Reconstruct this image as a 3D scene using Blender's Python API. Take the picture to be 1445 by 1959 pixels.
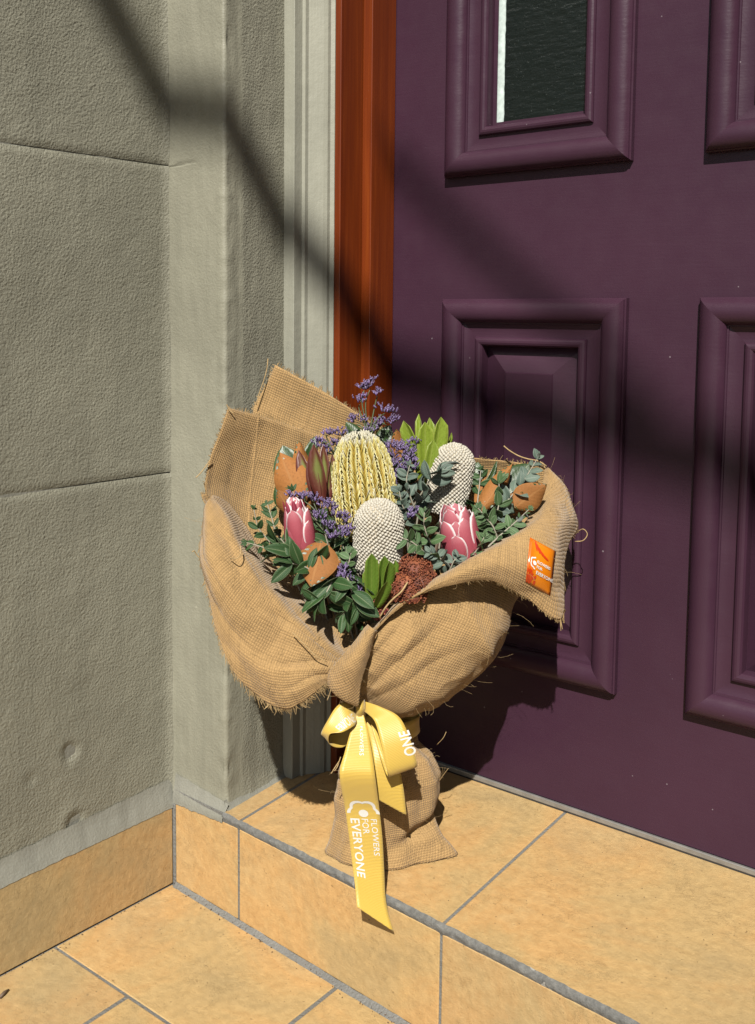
import bpy, bmesh, math, random
import numpy as np
from mathutils import Vector, Matrix, noise
from mathutils.bvhtree import BVHTree

random.seed(7)
scene = bpy.context.scene
COL = scene.collection
for o in list(bpy.data.objects):
    bpy.data.objects.remove(o, do_unlink=True)

# ------------------------------------------------------------------ camera
F, CX, CY = 1954.094, 568.170, 766.996
W_PX, H_PX = 1445.0, 1959.0
YAW, PITCH, ROLL = 0.710578, 0.086337, 0.003505
CAM = np.array([0.869435, -1.225963, 0.659049])

def cam_axes():
    f = np.array([-math.sin(YAW)*math.cos(PITCH), math.cos(YAW)*math.cos(PITCH), -math.sin(PITCH)])
    r = np.array([math.cos(YAW), math.sin(YAW), 0.0])
    u = np.cross(r, f)
    c, s = math.cos(ROLL), math.sin(ROLL)
    return np.array([c*r+s*u, -s*r+c*u, f])
MR = cam_axes()
cam_d = bpy.data.cameras.new('camera')
cam = bpy.data.objects.new('camera', cam_d)
COL.objects.link(cam)
cam.matrix_world = Matrix(((MR[0][0], MR[1][0], -MR[2][0], CAM[0]),
                           (MR[0][1], MR[1][1], -MR[2][1], CAM[1]),
                           (MR[0][2], MR[1][2], -MR[2][2], CAM[2]), (0, 0, 0, 1)))
cam_d.sensor_fit = 'VERTICAL'
cam_d.sensor_height = 36.0
cam_d.lens = F/H_PX*36.0
cam_d.shift_x = (W_PX/2-CX)/H_PX
cam_d.shift_y = -(H_PX/2-CY)/H_PX
cam_d.clip_start = 0.02
cam_d.clip_end = 500
scene.camera = cam

# ------------------------------------------------------------------ daylight
SUN = Vector((0.346, -0.628, 0.697)).normalized()
w = bpy.data.worlds.new('World')
scene.world = w
w.use_nodes = True
nt = w.node_tree
nt.nodes.clear()
sky = nt.nodes.new('ShaderNodeTexSky')
sky.sky_type = 'NISHITA'
sky.sun_disc = False
sky.sun_elevation = math.asin(SUN.z)
sky.sun_rotation = math.atan2(SUN.x, SUN.y)
bg = nt.nodes.new('ShaderNodeBackground')
bg.inputs['Strength'].default_value = 0.05
wo = nt.nodes.new('ShaderNodeOutputWorld')
nt.links.new(sky.outputs[0], bg.inputs[0])
nt.links.new(bg.outputs[0], wo.inputs[0])
sl = bpy.data.lights.new('sun', 'SUN')
sl.energy = 5.0
sl.angle = math.radians(0.53)
sl.color = (1.0, 0.96, 0.895)
so = bpy.data.objects.new('sun', sl)
COL.objects.link(so)
so.rotation_euler = SUN.to_track_quat('Z', 'Y').to_euler()
so.location = SUN*6
scene.view_settings.view_transform = 'Standard'
scene.view_settings.look = 'None'
scene.view_settings.exposure = 1.32
scene.view_settings.gamma = 1.0
scene.view_settings.use_curve_mapping = False

# ------------------------------------------------------------------ place geometry
X0, PIER_Y, X1, ARCH_Y = -0.184, -0.273, -0.075, -0.158   # left wall, pier face, reveal, architrave
ZF = -0.155                                                # lower floor
SLOPE = 0.0515                                             # fall of the step top
BASE = np.array([0.157, -0.215, 0.0])
BASE[2] = SLOPE*BASE[1]
FH = np.array([-math.sin(YAW), math.cos(YAW), 0.0])
RH = np.array([math.cos(YAW), math.sin(YAW), 0.0])

def front_y(x):
    return -0.2872 - 0.0549*(x+0.038)

def wall_x(y):
    return X0 + 0.03*(y-PIER_Y)

def ray(px, py):
    return MR.T @ np.array([(px-CX)/F, -(py-CY)/F, 1.0])

def on(px, py, ax, val):
    q = ray(px, py)
    return CAM + (val-CAM[ax])/q[ax]*q

def P(px, py, dd):
    """point of the bouquet: dd = metres behind the upright plane through its axis"""
    q = ray(px, py)
    t = (dd - (CAM-BASE) @ FH)/(q @ FH)
    return CAM + t*q

def free(p, eps=0.006):
    """keep a cloth point clear of walls and door (slides toward the viewer side)"""
    q = np.array(p, float)
    d = q-CAM
    for k in range(60):
        x, y, z = q
        lim = -eps
        if x < 0.012: lim = -0.115-eps
        if x < -0.035: lim = ARCH_Y-eps
        if x < X1+eps: lim = PIER_Y-eps
        bad = y > lim or x < wall_x(y)+eps or z < SLOPE*y+0.001 and y > front_y(x)
        if not bad:
            return q
        q = q - d*0.004
    return q

# ------------------------------------------------------------------ helpers
def V(a): return Vector((float(a[0]), float(a[1]), float(a[2])))

class MB:
    """collects shapes of ONE mesh"""
    def __init__(s):
        s.v, s.f, s.uv, s.m = [], [], [], []
    def add(s, verts, faces, uvs=None, mat=0):
        b = len(s.v)
        s.v += [tuple(float(c) for c in q) for q in verts]
        for fc in faces:
            s.f.append(tuple(b+i for i in fc))
            s.m.append(mat)
        s.uv += [tuple(u) for u in uvs] if uvs is not None else [(0.0, 0.0)]*len(verts)
    def box(s, x0, x1, y0, y1, z0, z1, mat=0):
        s.add([(x0,y0,z0),(x1,y0,z0),(x1,y1,z0),(x0,y1,z0),(x0,y0,z1),(x1,y0,z1),(x1,y1,z1),(x0,y1,z1)],
              [(0,3,2,1),(4,5,6,7),(0,1,5,4),(1,2,6,5),(2,3,7,6),(3,0,4,7)], mat=mat)
    def grid(s, pts, uv=None, flip=False, mat=0):
        n, m = len(pts), len(pts[0])
        fl = [p for row in pts for p in row]
        fc = []
        for i in range(n-1):
            for j in range(m-1):
                a = i*m+j
                q = (a, a+1, a+m+1, a+m)
                fc.append(q[::-1] if flip else q)
        u = [p for row in uv for p in row] if uv is not None else [(j/(m-1), i/(n-1)) for i in range(n) for j in range(m)]
        s.add(fl, fc, u, mat)
    def tube(s, path, rad, n=5, mat=0, cap=True):
        path = [V(p) for p in path]
        if not isinstance(rad, (list, tuple)): rad = [rad]*len(path)
        rings, prev = [], None
        for i, p in enumerate(path):
            t = (path[min(i+1, len(path)-1)]-path[max(i-1, 0)])
            t = t.normalized() if t.length > 1e-9 else Vector((0, 0, 1))
            if prev is None:
                a = t.orthogonal().normalized()
            else:
                a = prev - t*prev.dot(t)
                a = a.normalized() if a.length > 1e-6 else t.orthogonal().normalized()
            prev = a
            b = t.cross(a)
            rings.append([p+(a*math.cos(2*math.pi*k/n)+b*math.sin(2*math.pi*k/n))*rad[i] for k in range(n)])
        vs = [q for r in rings for q in r]
        uv = [(k/n, i/max(1, len(path)-1)) for i in range(len(path)) for k in range(n)]
        fc = []
        for i in range(len(path)-1):
            for k in range(n):
                a, b2 = i*n+k, i*n+(k+1) % n
                fc.append((a, b2, b2+n, a+n))
        if cap:
            fc.append(tuple(range(n))[::-1])
            fc.append(tuple(range((len(path)-1)*n, len(path)*n)))
        s.add(vs, fc, uv, mat)
    def blob(s, c, ax, rx, rl, n=6, k=4, mat=0):
        """small bead: axis ax, half length rl, radius rx; uv.y runs along the axis"""
        c, ax = V(c), V(ax).normalized()
        a = ax.orthogonal().normalized(); b = ax.cross(a)
        vs, uv = [c-ax*rl], [(0, 0)]
        for i in range(1, k):
            th = math.pi*i/k
            for j in range(n):
                ph = 2*math.pi*j/n
                vs.append(c - ax*rl*math.cos(th) + (a*math.cos(ph)+b*math.sin(ph))*rx*math.sin(th))
                uv.append((j/n, i/k))
        vs.append(c+ax*rl); uv.append((0, 1))
        fc = []
        for j in range(n):
            fc.append((0, 1+(j+1) % n, 1+j))
            e = 1+(k-2)*n
            fc.append((e+j, e+(j+1) % n, len(vs)-1))
        for i in range(k-2):
            for j in range(n):
                a0, b0 = 1+i*n+j, 1+i*n+(j+1) % n
                fc.append((a0, b0, b0+n, a0+n))
        s.add(vs, fc, uv, mat)
    def mesh(s, name, mats, smooth=True):
        me = bpy.data.meshes.new(name)
        me.from_pydata(s.v, [], s.f)
        uvl = me.uv_layers.new(name='UVMap')
        li = np.zeros(len(me.loops), dtype=np.int32)
        me.loops.foreach_get('vertex_index', li)
        arr = np.array(s.uv, dtype=np.float32)[li]
        uvl.data.foreach_set('uv', arr.ravel())
        if not isinstance(mats, (list, tuple)): mats = [mats]
        for m in mats: me.materials.append(m)
        me.polygons.foreach_set('material_index', np.array(s.m, dtype=np.int32))
        me.polygons.foreach_set('use_smooth', np.full(len(s.f), smooth))
        me.update()
        return me
    def build(s, name, mats, parent=None, smooth=True, **kw):
        return link(name, s.mesh(name, mats, smooth), parent, **kw)

def link(name, me, parent=None, label=None, cat=None, group=None, kind=None, mw=None):
    o = bpy.data.objects.new(name, me)
    COL.objects.link(o)
    if parent is not None:
        o.parent = parent
        base = parent
        inv = Matrix.Identity(4)
        while base is not None:
            if base.type == 'EMPTY':
                inv = Matrix.Translation(-base.location)
            base = base.parent
        if parent.type == 'EMPTY':
            o.matrix_parent_inverse = inv
    if mw is not None: o.matrix_basis = mw
    for k, v in (('label', label), ('category', cat), ('group', group), ('kind', kind)):
        if v: o[k] = v
    return o

def thing(name, label=None, cat=None, loc=(0, 0, 0), group=None, kind=None):
    o = bpy.data.objects.new(name, None)
    o.empty_display_size = 0.02
    o.location = V(loc)
    COL.objects.link(o)
    for k, v in (('label', label), ('category', cat), ('group', group), ('kind', kind)):
        if v: o[k] = v
    return o

def mod_solid(o, t, off=-1):
    m = o.modifiers.new('thickness', 'SOLIDIFY'); m.thickness = t; m.offset = off
    return o

def mod_bevel(o, wd, seg=2, ang=40):
    m = o.modifiers.new('bevel', 'BEVEL'); m.width = wd; m.segments = seg
    m.limit_method = 'ANGLE'; m.angle_limit = math.radians(ang)
    return o

def crw(n, t):
    """Catmull-Rom weights over n control points at parameter t in [0, n-1]"""
    i = int(min(max(math.floor(t), 0), n-2)); u = t-i
    w4 = (-0.5*u**3+u*u-0.5*u, 1.5*u**3-2.5*u*u+1, -1.5*u**3+2*u*u+0.5*u, 0.5*u**3-0.5*u*u)
    r = np.zeros(n)
    for k, wt in zip(range(i-1, i+3), w4):
        if k < 0: r[0] += 2*wt; r[1] -= wt
        elif k >= n: r[n-1] += 2*wt; r[n-2] -= wt
        else: r[k] += wt
    return r

class Sheet:
    """smooth surface through a grid of points"""
    def __init__(s, G):
        s.G = np.array(G, float); s.n, s.m = s.G.shape[:2]
    def at(s, a, b):
        return np.einsum('i,j,ijk->k', crw(s.n, a), crw(s.m, b), s.G)
    def sample(s, nu, nv):
        A = np.array([crw(s.n, t) for t in np.linspace(0, s.n-1, nu)])
        Bm = np.array([crw(s.m, t) for t in np.linspace(0, s.m-1, nv)])
        return np.einsum('ui,vj,ijk->uvk', A, Bm, s.G)

def cloth_uv(pts):
    d0 = np.linalg.norm(np.diff(pts, axis=0), axis=2)
    d1 = np.linalg.norm(np.diff(pts, axis=1), axis=2)
    v = np.concatenate([np.zeros((1, pts.shape[1])), np.cumsum(d0, 0)], 0)
    u = np.concatenate([np.zeros((pts.shape[0], 1)), np.cumsum(d1, 1)], 1)
    # even the rows and columns out so that threads stay straight
    u = 0.35*u + 0.65*u.mean(0, keepdims=True)
    v = 0.35*v + 0.65*v.mean(1, keepdims=True)
    return np.stack([u, v], 2)

def spline(pts, n):
    pts = np.array(pts, float)
    return [crw(len(pts), t) @ pts for t in np.linspace(0, len(pts)-1, n)]

# ------------------------------------------------------------------ materials
def new_mat(name):
    m = bpy.data.materials.new(name); m.use_nodes = True
    n = m.node_tree; n.nodes.clear()
    out = n.nodes.new('ShaderNodeOutputMaterial')
    b = n.nodes.new('ShaderNodeBsdfPrincipled')
    n.links.new(b.outputs[0], out.inputs[0])
    return m, n, b, out

def N(n, typ, **kw):
    q = n.nodes.new(typ)
    for k, v in kw.items():
        if k.startswith('i_'):
            key = k[2:]
            q.inputs[int(key) if key.isdigit() else key].default_value = v
        else: setattr(q, k, v)
    return q

def noise_tex(n, scale, detail=4, rough=0.55, coord='Object', vec=None, stretch=None, dist=0.0):
    if vec is None:
        tc = n.nodes.new('ShaderNodeTexCoord'); vec = tc.outputs[coord]
    if stretch:
        mp = n.nodes.new('ShaderNodeMapping'); mp.inputs['Scale'].default_value = stretch
        n.links.new(vec, mp.inputs[0]); vec = mp.outputs[0]
    t = N(n, 'ShaderNodeTexNoise')
    t.inputs['Scale'].default_value = scale; t.inputs['Detail'].default_value = detail
    t.inputs['Roughness'].default_value = rough; t.inputs['Distortion'].default_value = dist
    n.links.new(vec, t.inputs['Vector'])
    return t.outputs['Fac']

def ramp(n, fac, stops):
    r = n.nodes.new('ShaderNodeValToRGB')
    el = r.color_ramp.elements
    while len(el) < len(stops): el.new(0.5)
    for e, (p, c) in zip(el, stops):
        e.position = p; e.color = (*c, 1) if len(c) == 3 else c
    n.links.new(fac, r.inputs[0])
    return r.outputs[0]

def mix(n, fac, a, b, mode='MIX'):
    q = N(n, 'ShaderNodeMix', data_type='RGBA', blend_type=mode)
    for idx, val in ((0, fac), (6, a), (7, b)):
        if hasattr(val, 'links') or hasattr(val, 'is_linked'): n.links.new(val, q.inputs[idx])
        else: q.inputs[idx].default_value = val if idx == 0 else (*val, 1) if len(val) == 3 else val
    return q.outputs[2]

def math_n(n, op, a, b=None, c=None, clamp=False):
    q = N(n, 'ShaderNodeMath', operation=op, use_clamp=clamp)
    for i, val in enumerate((a, b, c)):
        if val is None: continue
        if hasattr(val, 'is_linked'): n.links.new(val, q.inputs[i])
        else: q.inputs[i].default_value = val
    return q.outputs[0]

def bump(n, b, h, strength=0.5, dist=0.002, prev=None):
    q = N(n, 'ShaderNodeBump'); q.inputs['Strength'].default_value = strength
    q.inputs['Distance'].default_value = dist
    n.links.new(h, q.inputs['Height'])
    if prev is not None: n.links.new(prev, q.inputs['Normal'])
    n.links.new(q.outputs[0], b.inputs['Normal'])
    return q.outputs[0]

def obj_random(n):
    return n.nodes.new('ShaderNodeObjectInfo').outputs['Random']

def wall_paint(name, col, stipple=1.0, streak=False):
    m, n, b, o = new_mat(name)
    big = noise_tex(n, 4.5, 5, 0.62)
    c = mix(n, 0.75, col, ramp(n, big, [(0.3, tuple(x*0.80 for x in col)), (0.7, tuple(min(1, x*1.16) for x in col))]))
    run = noise_tex(n, 22, 4, 0.6, stretch=(1.3, 1.3, 0.09))
    c = mix(n, math_n(n, 'MULTIPLY', math_n(n, 'SUBTRACT', run, 0.54, clamp=True), 1.6), c, tuple(x*0.62 for x in col))
    fl = noise_tex(n, 170, 3, 0.6)
    c = mix(n, math_n(n, 'MULTIPLY', math_n(n, 'GREATER_THAN', fl, 0.73), 0.5), c, tuple(min(1, x*1.5) for x in col))
    n.links.new(c, b.inputs['Base Color'])
    b.inputs['Roughness'].default_value = 0.5
    b.inputs['Specular IOR Level'].default_value = 0.2
    f1 = noise_tex(n, 310, 4, 0.55, dist=0.15)
    f2 = noise_tex(n, 60, 4, 0.6)
    p = bump(n, b, f1, 0.8*stipple, 0.0030)
    p = bump(n, b, f2, 0.28, 0.003, p)
    if streak:
        f3 = noise_tex(n, 90, 3, 0.6, stretch=(1.6, 1.6, 0.12))
        bump(n, b, f3, 0.25, 0.002, p)
    return m

def flat_mat(name, col, rough=0.5, spec=0.5, var=0.1, vs=30, coat=0.0):
    m, n, b, o = new_mat(name)
    f = noise_tex(n, vs, 4)
    c = ramp(n, f, [(0.25, tuple(x*(1-var) for x in col)), (0.75, tuple(min(1, x*(1+var)) for x in col))])
    n.links.new(c, b.inputs['Base Color'])
    b.inputs['Roughness'].default_value = rough
    b.inputs['Specular IOR Level'].default_value = spec
    b.inputs['Coat Weight'].default_value = coat
    return m

WALLC = (0.322, 0.312, 0.238)
M = {}
M['render'] = wall_paint('stippled_wall_paint', WALLC, 0.8)
M['pier'] = wall_paint('brushed_wall_paint', (0.340, 0.330, 0.250), 0.35, True)
M['trim'] = wall_paint('trim_paint', (0.385, 0.382, 0.305), 0.05, True)
M['mortar_paint'] = wall_paint('painted_mortar', (0.30, 0.295, 0.245), 0.4)

def door_paint():
    m, n, b, o = new_mat('purple_door_paint')
    f = noise_tex(n, 3.5, 4)
    c = ramp(n, f, [(0.3, (0.054, 0.0215, 0.0395)), (0.7, (0.069, 0.0280, 0.0495))])
    # small pale specks of dust and chips
    vo = N(n, 'ShaderNodeTexVoronoi'); vo.inputs['Scale'].default_value = 42
    tc = n.nodes.new('ShaderNodeTexCoord'); n.links.new(tc.outputs['Object'], vo.inputs['Vector'])
    spk = math_n(n, 'LESS_THAN', vo.outputs['Distance'], math_n(n, 'MULTIPLY', noise_tex(n, 70, 2), 0.085))
    gate = math_n(n, 'GREATER_THAN', noise_tex(n, 17, 3), 0.53)
    c = mix(n, math_n(n, 'MULTIPLY', math_n(n, 'MULTIPLY', spk, gate), 0.55), c, (0.35, 0.30, 0.32))
    fine = noise_tex(n, 420, 3, 0.7)
    c = mix(n, math_n(n, 'MULTIPLY', math_n(n, 'GREATER_THAN', fine, 0.72), 0.35), c, (0.17, 0.12, 0.15))
    n.links.new(c, b.inputs['Base Color'])
    r = ramp(n, noise_tex(n, 40, 3), [(0.3, (0.30,)*3), (0.7, (0.44,)*3)])
    n.links.new(r, b.inputs['Roughness'])
    b.inputs['Specular IOR Level'].default_value = 0.20
    g = noise_tex(n, 60, 5, 0.65, stretch=(0.35, 1, 5))
    p = bump(n, b, g, 0.12, 0.0016)
    bump(n, b, noise_tex(n, 300, 2), 0.10, 0.0012, p)
    return m
M['door'] = door_paint()

def timber():
    m, n, b, o = new_mat('varnished_red_timber')
    g = noise_tex(n, 45, 5, 0.6, stretch=(4, 4, 0.10), dist=0.4)
    g2 = noise_tex(n, 8, 3, 0.5, stretch=(3, 3, 0.3))
    c = ramp(n, g, [(0.2, (0.13, 0.018, 0.002)), (0.55, (0.215, 0.036, 0.004)), (0.85, (0.32, 0.070, 0.008))])
    c = mix(n, 0.25, c, ramp(n, g2, [(0.3, (0.08, 0.012, 0.002)), (0.7, (0.30, 0.058, 0.008))]))
    fine = noise_tex(n, 300, 3, 0.7)
    c = mix(n, math_n(n, 'MULTIPLY', math_n(n, 'GREATER_THAN', fine, 0.72), 0.3), c, (0.4, 0.25, 0.18))
    n.links.new(c, b.inputs['Base Color'])
    b.inputs['Roughness'].default_value = 0.36
    b.inputs['Specular IOR Level'].default_value = 0.3
    b.inputs['Coat Weight'].default_value = 0.0
    b.inputs['Coat Roughness'].default_value = 0.25
    bump(n, b, g, 0.12, 0.001)
    return m
M['timber'] = timber()

def tile_mat(name, tone):
    m, n, b, o = new_mat(name)
    tc = n.nodes.new('ShaderNodeTexCoord')
    rnd = obj_random(n)
    off = N(n, 'ShaderNodeVectorMath', operation='ADD')
    cx = N(n, 'ShaderNodeCombineXYZ')
    n.links.new(math_n(n, 'MULTIPLY', rnd, 37.0), cx.inputs[0])
    n.links.new(math_n(n, 'MULTIPLY', rnd, 11.0), cx.inputs[1])
    n.links.new(tc.outputs['Object'], off.inputs[0]); n.links.new(cx.outputs[0], off.inputs[1])
    vec = off.outputs[0]
    f = noise_tex(n, 4.6, 7, 0.66, vec=vec, dist=0.5)
    t = tone
    c = ramp(n, f, [(0.30, (0.49*t, 0.370*t, 0.185*t)), (0.43, (0.615*t, 0.435*t, 0.200*t)), (0.55, (0.69*t, 0.415*t, 0.168*t)), (0.68, (0.66*t, 0.465*t, 0.225*t)), (0.8, (0.54*t, 0.41*t, 0.215*t))])
    f2 = noise_tex(n, 95, 6, 0.72, vec=vec)
    c = mix(n, 0.30, c, ramp(n, f2, [(0.34, (0.36*t, 0.23*t, 0.095*t)), (0.64, (0.78*t, 0.54*t, 0.24*t))]))
    # cleft slate relief: scaly crescents
    f3 = noise_tex(n, 30, 8, 0.78, vec=vec, dist=0.25)
    line = math_n(n, 'LESS_THAN', math_n(n, 'ABSOLUTE', math_n(n, 'SUBTRACT', f3, 0.5)), 0.006)
    gate = math_n(n, 'GREATER_THAN', noise_tex(n, 14, 3, vec=vec), 0.56)
    lg = math_n(n, 'MULTIPLY', math_n(n, 'MULTIPLY', line, gate), 0.55)
    c = mix(n, lg, c, (0.20, 0.135, 0.065))
    spk = math_n(n, 'GREATER_THAN', noise_tex(n, 210, 2, 0.5, vec=vec), 0.725)
    c = mix(n, math_n(n, 'MULTIPLY', spk, 0.55), c, (0.19, 0.12, 0.055))
    c = mix(n, 1.0, c, ramp(n, rnd, [(0.0, (0.88, 0.90, 0.95)), (0.5, (1.0, 0.985, 0.97)), (1.0, (1.06, 1.0, 0.93))]), 'MULTIPLY')
    # grime in soft smears
    sm = noise_tex(n, 3.2, 7, 0.74, vec=vec, dist=0.4)
    c = mix(n, math_n(n, 'MULTIPLY', math_n(n, 'SUBTRACT', sm, 0.50, clamp=True), 2.4), c, (0.37, 0.29, 0.16))
    n.links.new(c, b.inputs['Base Color'])
    r = ramp(n, f2, [(0.3, (0.42,)*3), (0.7, (0.62,)*3)])
    n.links.new(r, b.inputs['Roughness'])
    b.inputs['Specular IOR Level'].default_value = 0.25
    p = bump(n, b, f3, 0.38, 0.0045)
    bump(n, b, f2, 0.5, 0.0016, p)
    return m
M['tile'] = tile_mat('ochre_slate_tile', 1.0)
M['grout'] = wall_paint('grey_grout', (0.24, 0.235, 0.215), 0.9)

def mortar():
    m, n, b, o = new_mat('rough_grey_mortar')
    f = noise_tex(n, 130, 6, 0.7)
    f2 = noise_tex(n, 22, 4, 0.6)
    c = ramp(n, f, [(0.3, (0.10, 0.10, 0.092)), (0.55, (0.19, 0.187, 0.17)), (0.8, (0.30, 0.295, 0.27))])
    c = mix(n, math_n(n, 'MULTIPLY', math_n(n, 'GREATER_THAN', f2, 0.66), 0.7), c, (0.5, 0.48, 0.43))
    n.links.new(c, b.inputs['Base Color']); b.inputs['Roughness'].default_value = 0.9
    bump(n, b, f, 0.8, 0.003)
    return m
M['mortar'] = mortar()
M['steel'] = flat_mat('aluminium_strip', (0.52, 0.50, 0.46), 0.35, 0.5, 0.2, 60)
M['steel'].node_tree.nodes['Principled BSDF'].inputs['Metallic'].default_value = 0.6
M['black'] = flat_mat('painted_gap_shade', (0.02, 0.018, 0.016), 0.8)
M['putty'] = flat_mat('pale_putty', (0.58, 0.68, 0.64), 0.5, 0.4, 0.25, 160)

def glass():
    m, n, b, o = new_mat('dark_rippled_glass')
    b.inputs['Base Color'].default_value = (0.006, 0.011, 0.010, 1)
    b.inputs['Roughness'].default_value = 0.14
    f = noise_tex(n, 75, 3, 0.5, stretch=(0.6, 1, 1.7))
    bump(n, b, f, 0.45, 0.004)
    d = noise_tex(n, 350, 2)
    c = mix(n, math_n(n, 'MULTIPLY', math_n(n, 'GREATER_THAN', d, 0.7), 0.25), (0.006, 0.011, 0.010), (0.15, 0.17, 0.16))
    n.links.new(c, b.inputs['Base Color'])
    return m
M['glass'] = glass()

def burlap(name, col, pitch=0.0029, holes=0.25):
    m, n, b, o = new_mat(name)
    tc = n.nodes.new('ShaderNodeTexCoord')
    # uneven threads
    wn = N(n, 'ShaderNodeTexNoise'); wn.inputs['Scale'].default_value = 45; wn.inputs['Detail'].default_value = 2
    n.links.new(tc.outputs['UV'], wn.inputs['Vector'])
    wv = N(n, 'ShaderNodeVectorMath', operation='SCALE'); wv.inputs['Scale'].default_value = 0.0034
    n.links.new(wn.outputs['Color'], wv.inputs[0])
    ad = N(n, 'ShaderNodeVectorMath', operation='ADD')
    n.links.new(tc.outputs['UV'], ad.inputs[0]); n.links.new(wv.outputs[0], ad.inputs[1])
    sc = N(n, 'ShaderNodeVectorMath', operation='SCALE'); sc.inputs['Scale'].default_value = 1/pitch
    n.links.new(ad.outputs[0], sc.inputs[0])
    sx = N(n, 'ShaderNodeSeparateXYZ'); n.links.new(sc.outputs[0], sx.inputs[0])
    u, v = sx.outputs[0], sx.outputs[1]
    su = math_n(n, 'ABSOLUTE', math_n(n, 'SINE', math_n(n, 'MULTIPLY', u, math.pi)))
    sv = math_n(n, 'ABSOLUTE', math_n(n, 'SINE', math_n(n, 'MULTIPLY', v, math.pi)))
    par = math_n(n, 'MODULO', math_n(n, 'ADD', math_n(n, 'FLOOR', u), math_n(n, 'FLOOR', v)), 2.0)
    par = math_n(n, 'ABSOLUTE', par)
    # in each cell either the warp or the weft lies on top, rounded both ways
    pu = math_n(n, 'POWER', su, 0.6); pv = math_n(n, 'POWER', sv, 0.6)
    wt = math_n(n, 'MULTIPLY', par, math_n(n, 'MULTIPLY', su, pv))
    wf = math_n(n, 'MULTIPLY', math_n(n, 'SUBTRACT', 1.0, par), math_n(n, 'MULTIPLY', sv, pu))
    h = math_n(n, 'ADD', wt, wf)
    # fibre tone: each thread streaky along its length
    fu = noise_tex(n, 1.0, 3, 0.6, vec=sc.outputs[0], stretch=(0.9, 0.06, 1))
    fv = noise_tex(n, 1.0, 3, 0.6, vec=sc.outputs[0], stretch=(0.06, 0.9, 1))
    fm = N(n, 'ShaderNodeMix', data_type='FLOAT')
    n.links.new(par, fm.inputs[0]); n.links.new(fv, fm.inputs[2]); n.links.new(fu, fm.inputs[3])
    c = ramp(n, fm.outputs[0], [(0.28, tuple(x*0.70 for x in col)), (0.5, col), (0.72, tuple(min(1, x*1.24) for x in col))])
    big = noise_tex(n, 14, 3, coord='Object')
    c = mix(n, 0.3, c, ramp(n, big, [(0.3, tuple(x*0.8 for x in col)), (0.7, tuple(min(1, x*1.15) for x in col))]))
    n.links.new(c, b.inputs['Base Color'])
    b.inputs['Roughness'].default_value = 0.85
    b.inputs['Specular IOR Level'].default_value = 0.15
    b.inputs['Sheen Weight'].default_value = 0.12
    bump(n, b, h, 0.55, 0.0013)
    tr = n.nodes.new('ShaderNodeBsdfTranslucent')
    n.links.new(mix(n, 1.0, c, (1.0, 0.82, 0.6), 'MULTIPLY'), tr.inputs[0])
    ms = n.nodes.new('ShaderNodeMixShader'); ms.inputs[0].default_value = 0.07
    n.links.new(b.outputs[0], ms.inputs[1]); n.links.new(tr.outputs[0], ms.inputs[2])
    # gaps between the threads are open
    mx = math_n(n, 'MAXIMUM', su, sv)
    gap = math_n(n, 'LESS_THAN', math_n(n, 'ADD', mx, math_n(n, 'MULTIPLY', math_n(n, 'SUBTRACT', fm.outputs[0], 0.5), 0.5)), holes)
    tp = n.nodes.new('ShaderNodeBsdfTransparent')
    m2 = n.nodes.new('ShaderNodeMixShader')
    n.links.new(gap, m2.inputs[0]); n.links.new(ms.outputs[0], m2.inputs[1]); n.links.new(tp.outputs[0], m2.inputs[2])
    n.links.new(m2.outputs[0], o.inputs[0])
    return m
BUR = (0.50, 0.315, 0.132)
M['burlap'] = burlap('woven_jute', BUR)
M['jute'] = flat_mat('jute_fibre', (0.50, 0.35, 0.17), 0.9, 0.1, 0.3, 200)

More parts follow.
